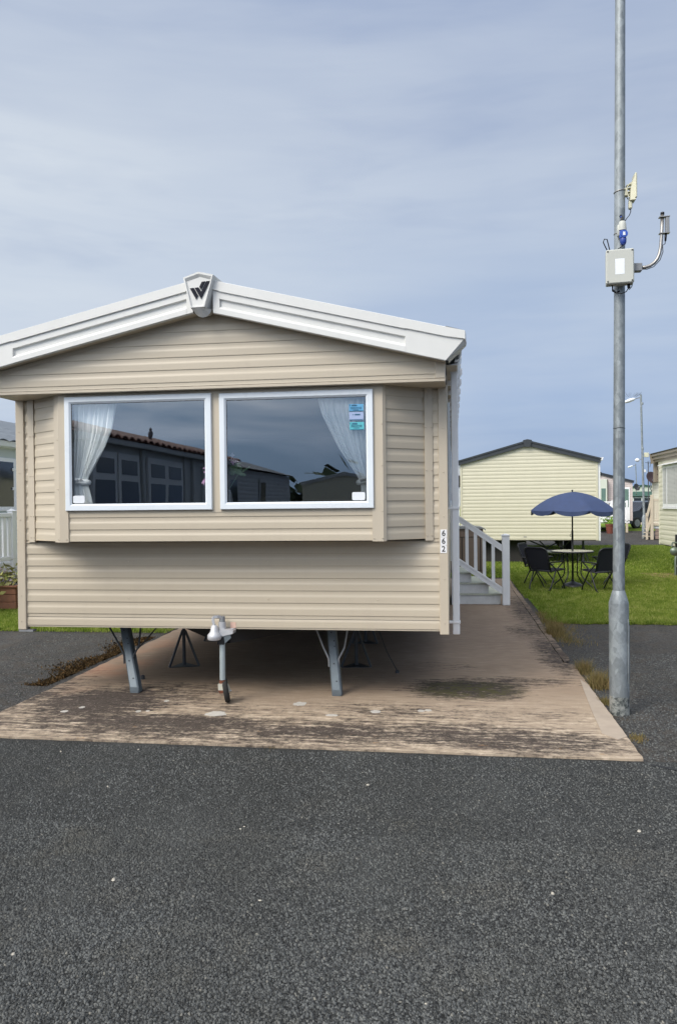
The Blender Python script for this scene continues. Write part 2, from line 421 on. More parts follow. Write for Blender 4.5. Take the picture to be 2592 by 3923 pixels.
def asphalt(name, lo, hi, scale, tint=(.5, .5, .5), brown=0.):
    m, g = newmat(name)
    t = g.n('ShaderNodeTexCoord').outputs['Object']
    tw = g.n('ShaderNodeVectorMath', {0: t, 1: g.n('ShaderNodeVectorMath', {0: g.noise(t, scale*.9, 2).outputs['Color'], 1: (.006, .006, 0)}, operation='MULTIPLY').outputs[0]}, operation='ADD').outputs[0]
    v = g.n('ShaderNodeTexVoronoi', {'Vector': g.mapping(tw, (1, 1, 0)), 'Scale': scale}, feature='F1')
    v2 = g.n('ShaderNodeTexVoronoi', {'Vector': g.mapping(tw, (1, 1, 0)), 'Scale': scale*2.1}, feature='F1')
    cell = g.n('ShaderNodeSeparateColor', {0: v.outputs['Color']}).outputs
    patch = g.noise(t, .7, 4, .55).outputs[0]; p2 = g.noise(t, 5, 4, .6).outputs[0]
    shade = g.math('ADD', g.math('MULTIPLY', cell[0], .75), g.math('MULTIPLY', patch, .35))
    c = g.ramp(shade, [(.1, lo), (.85, hi)])
    c = g.mix(g.mr(v.outputs['Distance'], .35, .75), c, tuple(a*.38 for a in lo))
    c = g.mix(g.math('MULTIPLY', g.mr(cell[1], .985, .995), .35), c, (.25, .24, .22))
    wear = g.noise(g.mapping(t, (1.6, .55, 1), rot=(0, 0, .35)), .9, 5, .6).outputs[0]
    c = g.mix(g.math('MULTIPLY', g.mr(wear, .50, .70), .40), c, tuple(a*.45 for a in lo))
    c = g.mix(g.math('MULTIPLY', g.mr(wear, .46, .32), .30), c, tuple(min(1, a*1.25) for a in hi))
    if brown: c = g.mix(g.math('MULTIPLY', g.mr(p2, .45, .68), brown), c, (.075, .055, .035))
    h = g.math('SUBTRACT', g.math('MULTIPLY', cell[2], .5), v.outputs['Distance'])
    h = g.math('SUBTRACT', h, g.math('MULTIPLY', v2.outputs['Distance'], .4))
    b = g.n('ShaderNodeBump', {'Height': h, 'Strength': 1., 'Distance': .009})
    bs = g.n('ShaderNodeBsdfPrincipled', {'Base Color': c, 'Roughness': .82, 'Specular IOR Level': .35, 'Normal': b.outputs[0]})
    g.n('ShaderNodeOutputMaterial', {'Surface': bs.outputs[0]}); return m


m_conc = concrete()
m_road = asphalt('dark road asphalt', (.036, .038, .037), (.092, .095, .091), 120)
m_old = asphalt('old worn asphalt', (.052, .050, .047), (.100, .096, .090), 60, brown=.45)


def rnd_island(name, stops, rough=.8, spec=.3, transl=0.):
    m, g = newmat(name)
    gi = g.n('ShaderNodeNewGeometry').outputs['Random Per Island']
    t = g.n('ShaderNodeTexCoord').outputs['Object']
    p = g.noise(g.mapping(t, (1, 2.4, 1)), 5.5, 5, .7).outputs[0]
    fac = g.math('ADD', g.math('MULTIPLY', gi, .5), g.math('MULTIPLY', g.mr(p, .36, .64), .5)) if transl else gi
    c = g.ramp(fac, stops)
    if name == 'stone chips':
        pw = g.noise(g.mapping(t, (1.4, .6, 1), rot=(0, 0, .35)), 1.1, 5, .6).outputs[0]
        c = g.mix(g.math('MULTIPLY', g.mr(pw, .42, .66), .45), c, (.045, .045, .040))
        c = g.mix(g.math('MULTIPLY', g.mr(g.noise(t, 2.3, 4, .6).outputs[0], .52, .70), .35), c, (.10, .092, .072))
    bs = g.n('ShaderNodeBsdfPrincipled', {'Base Color': c, 'Roughness': rough, 'Specular IOR Level': spec})
    o = bs.outputs[0]
    if transl:
        tl = g.n('ShaderNodeBsdfTranslucent', {'Color': c}); o = g.n('ShaderNodeMixShader', {0: transl, 1: o, 2: tl.outputs[0]}).outputs[0]
    g.n('ShaderNodeOutputMaterial', {'Surface': o}); return m


m_chip = rnd_island('stone chips', [(0, (.032, .034, .034)), (.4, (.068, .072, .072)), (.75, (.106, .111, .109)), (.985, (.145, .15, .143)), (1, (.22, .21, .18))], .8, .3)
m_blade = rnd_island('grass blades', [(.1, (.05, .095, .010)), (.38, (.14, .215, .022)), (.66, (.27, .335, .055)), (1, (.52, .50, .20))], .6, .3, .35)
m_tuft = rnd_island('pale grass tufts', [(0, (.16, .23, .03)), (.5, (.27, .32, .06)), (1, (.48, .45, .18))], .6, .3, .35)
m_dry = rnd_island('dry weeds', [(0, (.08, .10, .03)), (.35, (.19, .16, .06)), (.8, (.32, .23, .10)), (1, (.45, .34, .18))], .8, .2, .3)
m_moss = rnd_island('brown moss', [(0, (.028, .02, .01)), (.6, (.06, .04, .018)), (1, (.15, .09, .04))], .95, .1)


def lawnmat():
    m, g = newmat('mown lawn')
    t = g.n('ShaderNodeTexCoord').outputs['Object']
    a = g.noise(t, 1.1, 5, .6).outputs[0]; b_ = g.noise(g.mapping(t, (1.5, 4, 1)), 9, 5, .7).outputs[0]
    c = g.ramp(g.math('ADD', g.math('MULTIPLY', a, .5), g.math('MULTIPLY', b_, .5)), [(.38, (.055, .11, .010)), (.48, (.13, .20, .022)), (.56, (.24, .30, .05)), (.64, (.38, .38, .13))])
    b = g.n('ShaderNodeBump', {'Height': g.noise(t, 45, 4, .7).outputs[0], 'Strength': .8, 'Distance': .03})
    bs = g.n('ShaderNodeBsdfPrincipled', {'Base Color': c, 'Roughness': .9, 'Specular IOR Level': .1, 'Normal': b.outputs[0]})
    g.n('ShaderNodeOutputMaterial', {'Surface': bs.outputs[0]}); return m


m_lawn = lawnmat()

# ------------------------------------------------------------------ ground


def sheet(name, poly, z, mat):
    o = MB().add([(x, y, z) for x, y in poly], [tuple(range(len(poly)))]).build(name, mat); struct(o)
    return o


sheet('ground', [(-400, -400), (400, -400), (400, 600), (-400, 600)], 0, m_old)
sheet('road', [(-60, -8), (60, -8), (60, 5.0), (1.6, 5.215), (1.2, 5.22), (-3.5, 5.275), (-60, 5.5)], .016, m_road)


def jag(a, b, n, amp):
    out = []
    for i in range(n):
        t = i/n; out.append((a[0]+(b[0]-a[0])*t+random.uniform(-amp, amp), a[1]+(b[1]-a[1])*t+random.uniform(-amp, amp)))
    return out


lawn_r = jag((1.30, 11.25), (9, 11.15), 60, .03)+[(60, 11.1), (60, 31.2), (-2, 31.2), (-3.4, 17.9), (1.25, 17.9)]
sheet('lawn', lawn_r, .008, m_lawn)
lawn_l = jag((-9.0, 9.92), (-3.7, 10.05), 40, .03)+[(-3.7, 31), (-60, 31), (-60, 9.9)]
sheet('side_lawn', lawn_l, .008, m_lawn)
sheet('far_lawn', [(-60, 46.5), (120, 46.5), (120, 300), (-60, 300)], .008, m_lawn)

# concrete hardstanding the caravan stands on
pl = jag((-3.56, 5.262), (1.18, 5.215), 74, .004)+jag((1.18, 5.215), (1.185, 8.25), 50, .006)+jag((1.10, 8.30), (1.10, 17.6), 40, .008)\
    + [(-3.66, 17.6)]+jag((-3.68, 17.6), (-3.56, 5.30), 90, .012)
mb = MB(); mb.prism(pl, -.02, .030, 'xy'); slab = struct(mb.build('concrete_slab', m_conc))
pe = jag((1.112, 8.32), (1.112, 17.6), 40, .004)+jag((1.185, 17.6), (1.185, 8.32), 60, .012)
mb = MB(); mb.prism(pe, -.02, .026, 'xy'); mb.build('edge_strip', m_conc, slab)
# front edge and smooth haunch by the pole
m_smooth = M('smooth concrete', (.40, .33, .26), .85, var=.1, vscale=8, bump=.002, bscale=60)
mb = MB(); mb.prism([(1.02, 5.75), (1.10, 5.62), (1.178, 5.70), (1.176, 7.30), (1.14, 7.5), (1.10, 7.0), (1.05, 6.3)], .0302, .0345, 'xy'); mb.build('edge_strip', m_smooth, slab)


def splash(x, y, rx, ry):
    n = 22; rr = [random.uniform(.78, 1.1) for _ in range(n)]
    P = [(x+rx*rr[i]*math.cos(2*math.pi*i/n), y+ry*rr[i]*math.sin(2*math.pi*i/n)) for i in range(n)]
    MB().prism(P, .0304, .0335, 'xy').build('cement_spot', m_spot, slab)


for a in ((-1.834, 6.0, .085, .075), (-1.239, 6.37, .055, .06), (-.605, 6.19, .042, .045), (-.256, 6.25, .03, .03), (-.199, 6.27, .028, .025), (-2.978, 6.086, .022, .03),
          (-2.47, 6.01, .02, .03), (-2.40, 6.03, .016, .02), (-2.366, 6.36, .022, .03), (-.93, 6.05, .05, .03), (-3.06, 5.95, .03, .03)): splash(*a)
# sealing joint in the asphalt to the right of the slab corner
mb = MB(); mb.add([(1.20, 5.16, .0205), (1.55, 4.985, .0205), (2.2, 4.80, .0205), (2.2, 4.76, .0205), (1.54, 4.94, .0205), (1.2, 5.12, .0205)], [(0, 1, 2, 3, 4, 5)])
struct(mb.build('road_joint', M('bitumen seal', (.018, .018, .018), .7)))


def scatter_mesh(name, V, F, mat, smooth=False):
    me = bpy.data.meshes.new(name); nv, nf, k = len(V), len(F), F.shape[1]
    me.vertices.add(nv); me.vertices.foreach_set('co', V.astype(np.float32).ravel())
    me.loops.add(nf*k); me.loops.foreach_set('vertex_index', F.astype(np.int32).ravel())
    me.polygons.add(nf); me.polygons.foreach_set('loop_start', np.arange(0, nf*k, k, dtype=np.int32))
    me.update(calc_edges=True)
    return link(name, me, mat)


def chips(name, px, py, z0, size, mat):
    """stone chips set in the asphalt: low irregular five-sided frustums"""
    n = len(px); A = rng.uniform(0, 2*np.pi, n); s = size*rng.uniform(.55, 1.25, n); asp = rng.uniform(.55, 1, n)
    h = s*rng.uniform(.15, .65, n); tx, ty = rng.normal(0, .30, n), rng.normal(0, .30, n)
    V = np.zeros((n, 10, 3))
    for k in range(5):
        th = 2*np.pi*k/5+rng.uniform(-.35, .35, n); rr = s*rng.uniform(.8, 1.1, n)
        lx, ly = rr*np.cos(th), rr*np.sin(th)*asp
        x = lx*np.cos(A)-ly*np.sin(A); y = lx*np.sin(A)+ly*np.cos(A)
        V[:, k] = np.stack([px+x, py+y, np.full(n, z0-.002)], 1)
        q = .72
        V[:, 5+k] = np.stack([px+x*q, py+y*q, z0+h+tx*x*q+ty*y*q], 1)
    b = (np.arange(n)*10)[:, None]
    tri = [[5, 6, 7], [5, 7, 8], [5, 8, 9]]
    for k in range(5):
        j = (k+1) % 5; tri += [[k, j, 5+j], [k, 5+j, 5+k]]
    F = np.concatenate([b+np.array(t)[None] for t in tri])
    return stuff(scatter_mesh(name, V.reshape(-1, 3), F, mat))


P = []
for (y0, y1, dens) in ((2.25, 3.0, 14000), (3.0, 3.9, 9000), (3.9, 5.2, 4000)):
    w0, w1 = -.62*y1-.15, .30*y1+.1
    n = int((y1-y0)*(w1-w0)*dens); P.append(np.stack([rng.uniform(w0, w1, n), rng.uniform(y0, y1, n)], 1))
P = np.concatenate(P); P = P[(P[:, 1] < 5.19)]
chips('asphalt_stone_chips', P[:, 0], P[:, 1], .017, .0064, m_chip)
n = 9000
px, py = rng.uniform(1.22, 2.6, n), rng.uniform(5.1, 9.0, n); k = px < .31*py+.1
chips('old_asphalt_stone_chips', px[k], py[k], .001, .0085, m_chip)
n = 4500
px, py = rng.uniform(-5.2, -3.68, n), rng.uniform(6.0, 9.8, n)
chips('left_asphalt_stone_chips', px, py, .001, .0085, m_chip)
pb = []
for (x, y) in ((-1.06, 3.93), (-.8, 3.2), (-1.48, 3.3), (-1.07, 3.90), (-.5, 4.6), (-2.0, 4.4), (.4, 3.4), (-1.6, 2.7), (.9, 4.1), (-.1, 2.6), (-2.6, 5.0), (-2.1, 5.1)):
    pb.append((x, y))
pb = np.array(pb); o = chips('pale_pebbles', pb[:, 0], pb[:, 1], .020, .010, m_pebble)


def blades(name, px, py, z0, h, w, mat, lean=.45):
    n = len(px); a = rng.uniform(0, 2*np.pi, n); hh = h*rng.uniform(.45, 1.15, n); ww = w*rng.uniform(.6, 1.2, n)
    ld = rng.uniform(0, 2*np.pi, n); L = hh*np.abs(rng.normal(0, lean, n))
    V = np.zeros((n, 3, 3)); dx, dy = np.cos(a)*ww/2, np.sin(a)*ww/2
    zz = np.full(n, z0)
    V[:, 0] = np.stack([px-dx, py-dy, zz], 1); V[:, 1] = np.stack([px+dx, py+dy, zz], 1)
    V[:, 2] = np.stack([px+np.cos(ld)*L, py+np.sin(ld)*L, z0+hh], 1)
    F = np.arange(n*3).reshape(-1, 3)
    return stuff(scatter_mesh(name, V.reshape(-1, 3), F, mat))


def area(x0, x1, y0, y1, dens):
    n = int((x1-x0)*(y1-y0)*dens); return rng.uniform(x0, x1, n), rng.uniform(y0, y1, n)


for nm, ar, h, w in (('grass', (1.28, 4.6, 11.15, 14.0, 9000), .045, .008), ('grass', (1.1, 6.0, 14.0, 19, 4200), .05, .011), ('grass', (-.2, 9.0, 19, 31, 900), .055, .022),
                     ('grass', (-7.6, -3.68, 9.9, 13.2, 5000), .045, .009), ('grass', (-3.4, 1.3, 17.8, 24, 700), .055, .022)):
    px, py = area(*ar)
    edge = 11.15 + .05*np.sin(px*9)+.03*np.sin(px*31)
    k = (py > edge) if ar[2] < 12 and ar[0] > 0 else np.ones(len(px), bool)
    if ar[0] == 1.28: k &= px > 1.30+.05*np.sin(py*7)
    if ar[0] == 1.1: k &= (px > 1.22)
    blades(nm, px[k], py[k], .008, h, w, m_blade)
# fringe of longer dry grass along the slab edge and weeds by the pole
px = np.concatenate([rng.normal(1.30, .06, 1500), rng.normal(1.32, .09, 900), rng.normal(1.4, .12, 500)])
py = np.concatenate([rng.uniform(9.6, 12.2, 1500), rng.normal(11.0, .35, 900), rng.uniform(9.3, 11.2, 500)])
k = px > 1.2
fx, fy = px, py
px = rng.uniform(1.4, 4.6, 5200); py = 11.14+np.abs(rng.normal(0, .05, 5200))-.05*np.abs(np.sin(px*6.3)+np.sin(px*17))*rng.uniform(0, 1, 5200)
blades('grass', px, py, .004, .06, .008, m_blade, .8)
cx, cy = rng.uniform(1.4, 5.5, 260), 11.3+6.7*rng.uniform(0, 1, 260)**1.5
px = np.repeat(cx, 45)+rng.normal(0, .05, 260*45); py = np.repeat(cy, 45)+rng.normal(0, .08, 260*45)
blades('grass', px, py, .008, .075, .012, m_tuft, .7)
px, py = fx, fy
blades('dry_grass_fringe', px[k], py[k], .004, .06, .006, m_dry, .7)


def weed(name, cx, cy, n, rad, h, label):
    px, py = rng.normal(cx, rad, n), rng.normal(cy, rad*1.5, n)
    k_ = (np.abs(px-cx) < 2*rad)
    o = blades(name, px[k_], py[k_], .002, h, .006, m_dry, .55); del o['kind']
    return tag(o, label, 'weed')


weed('weed_clump', 1.29, 7.35, 650, .05, .15, 'brownish dry weed clump growing between the slab edge and the tall pole')
weed('weed_clump', 1.25, 7.95, 420, .035, .13, 'smaller dry weed tuft on the slab edge just behind the big clump')
weed('weed_clump', 1.22, 6.75, 260, .03, .05, 'low flattened weeds at the foot of the tall pole')
weed('weed_clump', 1.23, 10.15, 500, .05, .17, 'straw coloured weed tuft at the corner of lawn and slab')
weed('weed_clump', 1.26, 5.75, 150, .03, .035, 'sparse tiny weeds near the slab front corner by the pole')
weed('weed_clump', -1.22, 5.235, 40, .02, .03, 'tiny green weed sprig at the joint of slab and road')
# brown mossy debris along the left edge
n = 5200; t = rng.uniform(0, 1, n); py = 6.9+t*2.7; px = -3.72-np.abs(rng.normal(0, .12+.05*np.sin(py*5), n))
blades('brown_moss_debris', px, py, .001, .022, .02, m_moss, 1.2)


# ------------------------------------------------------------------ siding
PROF = ((0, .0048), (.03, .0055), (.22, .0056), (.34, .0042), (.46, .0010), (.54, 0), (.96, -.0003), (1.0, .0006), (1.0, .0060))


def siding(parent, O, U, N, u0, u1, z0, z1, edge, pitch, mat, clip=None, dep=1., name='siding_board', join=False):
    """horizontal boards between z0 and z1; board edges at edge + k*pitch; clip(z) narrows the ends"""
    k = math.floor((z0-edge)/pitch); out_ = MB() if join else None
    while edge+k*pitch < z1-1e-5:
        zb, zt = edge+k*pitch, edge+(k+1)*pitch; k += 1
        pts = []
        for t, d in PROF:
            z = zt-(zt-zb)*t
            pts.append((min(max(z, z0), z1), d*dep))
        if max(p[0] for p in pts)-min(p[0] for p in pts) < .004: continue
        mb = out_ if join else MB(); v = []
        for z, d in pts:
            a, b = (u0, u1) if clip is None else clip(z)
            a = max(a, u0); b = min(b, u1)
            if b < a: a = b = (a+b)/2
            for w in (a, b): v.append((O[0]+U[0]*w+N[0]*d, O[1]+U[1]*w+N[1]*d, z))
        if max(abs(v[i][0]-v[i+1][0])+abs(v[i][1]-v[i+1][1]) for i in range(0, len(v), 2)) < .01: continue
        m = len(pts); mb.add(v, [(2*i, 2*i+1, 2*i+3, 2*i+2) for i in range(m-1)])
        if not join: mb.build(name, mat, parent)
    if join and out_.v: return stuff(out_.build(name, mat, parent))


# ================================================================== MAIN CARAVAN
XL, XR, D0, ZB = -3.692, -.034, 6.396, .63
BY, GY, RY = D0-.28, D0-.36, D0-.50
car = thing('static_caravan', 'beige static caravan with big front windows, white fascia and number 662', 'static caravan', (-1.86, D0, 0))
CO = (-1.86, D0, 0)


def cb(mb, name, mat, parent=car, smooth=False): return mb.build(name, mat, parent, smooth, CO if True else (0, 0, 0))


def csid(parent, O, *a, **k): siding(parent, (O[0]-CO[0], O[1]-CO[1]), *a, **k)


# front wall below the bay
fw = cb(MB().box(-3.62, -.10, D0+.03, D0+.05, ZB+.02, 1.36), 'front_wall', m_beiget)
csid(fw, (0, D0), (1, 0), (0, 1), -3.625, -.098, ZB+.002, 1.352, .7475, .1015, m_beige)
# narrow strips of face wall either side of the bay
csid(fw, (0, D0), (1, 0), (0, 1), -3.63, -3.575, 1.354, 2.57, 1.373, .1015, m_beige)
csid(fw, (0, D0), (1, 0), (0, 1), -.155, -.098, 1.354, 2.57, 1.373, .1015, m_beige)
# joint strip on top of the lower panel
cb(MB().box(-3.63, -3.52, D0-.004, D0+.004, 1.349, 1.356), 'joint_strip', m_beiget, fw); cb(MB().box(-.20, -.098, D0-.004, D0+.004, 1.349, 1.356), 'joint_strip', m_beiget, fw)
# bay
bay = cb(MB().add([(-3.575, D0, 1.373), (-3.15, BY, 1.373), (-.525, BY, 1.373), (-.175, D0, 1.373)], [(0, 1, 2, 3)]), 'bay', m_beiget)
csid(bay, (0, BY), (1, 0), (0, 1), -3.09, -.606, 1.372, 1.625, 1.3695, .0985, m_beige)


def splay(xa, ya, xb, yb):
    L = math.hypot(xb-xa, yb-ya); U = ((xb-xa)/L, (yb-ya)/L); N = (-U[1], U[0])
    if N[1] < 0: N = (-N[0], -N[1])
    csid(bay, (xa, ya), U, N, .0, L, 1.374, 2.57, 1.373, .1015, m_beige)


splay(-3.53, D0-.012, -3.155, BY+.004); splay(-.52, BY+.004, -.205, D0-.012)
# corner posts of the bay, folded round the corner
def postpoly(pts, z0, z1, name='corner_trim', par=bay): return cb(MB().prism(pts, z0, z1, 'xy'), name, m_beiget, par)


postpoly([(-3.222, BY+.034), (-3.160, BY-.010), (-3.083, BY-.010), (-3.083, BY+.02), (-3.15, BY+.02), (-3.21, BY+.06)], 1.366, 2.57)
postpoly([(-.608, BY-.010), (-.52, BY-.010), (-.515, BY-.004), (-.50, BY+.008), (-.50, BY+.04), (-.53, BY+.02), (-.608, BY+.02)], 1.366, 2.57)
postpoly([(-3.585, D0-.010), (-3.545, D0-.022), (-3.520, D0-.030), (-3.520, D0+.0), (-3.585, D0+.01)], 1.358, 2.57)
postpoly([(-.212, D0-.030), (-.19, D0-.024), (-.150, D0-.010), (-.150, D0+.01), (-.212, D0+.0)], 1.358, 2.57)
# flat panels round the windows
cb(MB().box(-1.875, -1.80, BY-.004, BY+.02, 1.60, 2.566), 'mullion_panel', m_beiget, bay)
cb(MB().box(-3.09, -.606, BY-.002, BY+.02, 2.535, 2.566), 'head_panel', m_beiget, bay)
# rivets
mb = MB()
for x, y, zs in ((-.13, D0-.008, ()), (-.066, D0-.018, (2.25, 1.90, 1.55, 1.05, .70)), (-3.66, D0-.018, (2.3, 1.95, 1.55, 1.15, .9, .68)), (-.16, D0-.019, (2.26, 1.92, 1.58, 1.40)), (-.20, D0-.032, (2.26, 1.92, 1.58, 1.40)),
                 (-3.53, D0-.032, (2.26, 1.92, 1.58, 1.40)), (-3.56, D0-.022, (2.26, 1.92, 1.58, 1.40)), (-.53, BY-.013, (2.27, 1.95, 1.60, 1.39)), (-.595, BY-.013, (1.39,)), (-3.10, BY-.013, (1.39,)), (-3.17, BY-.010, (1.39, 1.8, 2.2)),
                 (-2.7, D0-.002, (1.19, .88)), (-1.5, D0-.002, (1.19, .88)), (-.6, D0-.002, (1.19, .88))):
    for z in zs: mb.lathe((x, y, z), [(.005, -.001), (.004, -.003), (.001, -.004)], 6, 'y')
stuff(cb(mb, 'rivets', m_beiget, fw))
# body corner posts
for x0, x1 in ((XL, -3.618), (-.104, XR+.002)):
    cb(MB().bbox(x0, x1, D0-.016, D0+.06, ZB-.022, 2.59, .004), 'corner_post', m_beiget)
cb(MB().box(-3.69, -3.56, D0-.01, D0+.05, ZB-.040, ZB-.024), 'jacking_pad', m_grey)


# windows
def window(x0, x1, z0, z1, left):
    y = BY-.030; b1, b2 = .040, .058
    def ring(xa, xb, za, zb, ya, xc, xd, zc, zd, yc):
        o = [(xa, ya, za), (xb, ya, za), (xb, ya, zb), (xa, ya, zb)]; i = [(xc, yc, zc), (xd, yc, zc), (xd, yc, zd), (xc, yc, zd)]
        return o+i, [(k, (k+1) % 4, 4+(k+1) % 4, 4+k) for k in range(4)]
    mb = MB(); e = .004
    mb.add(*ring(x0, x1, z0, z1, BY+.01, x0, x1, z0, z1, y+e))
    mb.add(*ring(x0, x1, z0, z1, y+e, x0+e, x1-e, z0+e, z1-e, y))
    mb.add(*ring(x0+e, x1-e, z0+e, z1-e, y, x0+b1, x1-b1, z0+b1, z1-b1, y))
    fr = cb(mb, 'window', m_upvc, bay)
    mb = MB(); mb.add(*ring(x0+b1, x1-b1, z0+b1, z1-b1, y-.0006, x0+b2-.003, x1-b2+.003, z0+b2-.003, z1-b2+.003, y+.013))
    cb(mb, 'glazing_bead', m_upvc, fr) if False else mb.build('glazing_bead', m_upvc, bay, off=CO)
    mb = MB(); mb.add(*ring(x0+b2-.004, x1-b2+.004, z0+b2-.004, z1-b2+.004, y+.0135, x0+b2, x1-b2, z0+b2, z1-b2, y+.0140)); mb.add(*ring(x0+b2, x1-b2, z0+b2, z1-b2, y+.0140, x0+b2, x1-b2, z0+b2, z1-b2, y+.05))
    mb.build('gasket', m_gasket, bay, off=CO)
    yy = y+.018
    mb = MB().add([(x0+.05, yy, z0+.05), (x1-.05, yy, z0+.05), (x1-.05, yy, z1-.05), (x0+.05, yy, z1-.05)], [(0, 1, 2, 3)])
    mb.build('pane', m_glass, bay, off=CO)
    # rounded white vent sticker in the lower outer corner
    a, b = (x0+b2+.004, x0+b2+.102) if left else (x1-b2-.110, x1-b2-.010)
    c, d = z0+b2+.004, z0+b2+.066; q = []
    for cx, cz, s in ((b-.012, c+.012, -90), (b-.012, d-.012, 0), (a+.012, d-.012, 90), (a+.012, c+.012, 180)):
        for k in range(4): q.append((cx+.012*math.cos(R(s+30*k)), cz+.012*math.sin(R(s+30*k))))
    mb = MB().prism(q, yy-.004, yy-.0015, 'xz'); mb.build('blank_sticker', m_label, bay, off=CO)
    return y


window(-3.099, -1.872, 1.622, 2.543, True)
wy = window(-1.806, -.593, 1.622, 2.536, False)


# information stickers on the right pane
def text(s, size, loc, mat, parent, name, bold=0., rot=(R(90), 0, 0), align='CENTER', off=CO, sx=1.):
    c = bpy.data.curves.new(name, 'FONT'); c.body = s; c.size = size; c.align_x = align; c.align_y = 'CENTER'; c.offset = bold; c.extrude = .0003
    t = bpy.data.objects.new('tmp', c); COL.objects.link(t); bpy.context.view_layer.update()
    me = bpy.data.meshes.new_from_object(t.evaluated_get(bpy.context.evaluated_depsgraph_get())); bpy.data.objects.remove(t)
    me.transform(Matrix.Translation(Vector(loc)-Vector(off)) @ Matrix.LocRotScale(None, __import__('mathutils').Euler(rot), (1, 1, 1)) @ Matrix.Diagonal((sx, 1, 1, 1)))
    me.materials.clear()
    return link(name, me, mat, parent)


ys = wy+.018
def sticker(x0, x1, z0, z1, mat, title, lines):
    MB().box(x0, x1, ys-.002, ys-.0012, z0, z1).build('info_sticker', mat, bay, off=CO)
    MB().box(x0+.003, x1-.003, ys-.0032, ys-.0022, z0-.001, z0+.003).build('sticker_stripe', m_ink, bay, off=CO)
    MB().box(x0+.003, x1-.003, ys-.0032, ys-.0022, z0+.0055, z0+.007).build('sticker_stripe', m_ink, bay, off=CO)
    for s, h, dz in title+lines:
        text(s, h, ((x0+x1)/2-.002, ys-.003, z1-dz), m_ink, bay, 'sticker_lettering', bold=.0002)


sticker(-.778, -.667, 2.367, 2.423, m_cy1, [], [('PRODUCTION LINE', .0095, .026), ('INSPECTION & TEST', .0095, .036), ('APPROVED', .0085, .045)])
sticker(-.778, -.667, 2.300, 2.362, m_cy2, [], [])
sticker(-.775, -.664, 2.224, 2.285, m_cy3, [], [('PRODUCTION LINE', .0095, .026), ('INSPECTION & TEST', .0095, .036), ('APPROVED', .0085, .046)])
for zc, x0 in ((2.413, -.762), (2.342, -.738), (2.272, -.760)):   # slanted logo plate on each
    MB().prism([(x0+.002, zc-.005), (x0+.044, zc-.005), (x0+.046, zc+.004), (x0+.040, zc+.0055), (x0+.006, zc+.0055)], ys-.0033, ys-.0024, 'xz').build('sticker_logo', m_ink, bay, off=CO)
    MB().prism([(x0-.010, zc-.005), (x0-.006, zc-.006), (x0-.008, zc), (x0-.004, zc+.005), (x0-.010, zc+.0045), (x0-.013, zc)], ys-.0033, ys-.0024, 'xz').build('sticker_logo', m_ink, bay, off=CO)

# gable above the bay
RX, gz = -1.862, 3.16
def gclip(z):
    h = (3.152-z)/.232; return (RX-h, RX+h)


gab = cb(MB().prism([(-3.68, 2.59), (-.05, 2.59), (-.05, 2.735), (RX, 3.30), (-3.68, 2.76)], GY+.03, GY+.34, 'xz'), 'gable_wall', m_beiget)
csid(gab, (0, GY), (1, 0), (0, 1), -3.68, -.118, 2.592, 3.16, 2.7235, .0985, m_beige, clip=gclip, dep=.9)
cb(MB().bbox(-3.70, -.041, GY-.006, GY+.02, 2.566, 2.588, .003), 'gable_drip_trim', m_beiget, gab)
cb(MB().bbox(-.118, -.041, GY-.005, GY+.36, 2.590, 2.76, .004), 'gable_corner_trim', m_beiget, gab)
cb(MB().box(-3.70, -.041, GY+.021, D0+.05, 2.568, 2.584), 'soffit', m_beiget, gab)
cb(MB().prism([(-3.70, 2.735-.03), (-3.70, 2.74), (RX, 3.17), (-.045, 2.748), (-.045, 2.725), (RX, 3.150)][0:6], GY-.004, GY+.004, 'xz'), 'gable_edge_trim', m_beiget, gab)


# moulded white fascia
def topz(x): return 3.3885-.2425*(x-RX) if x > RX else 3.400-.2266*(RX-x)


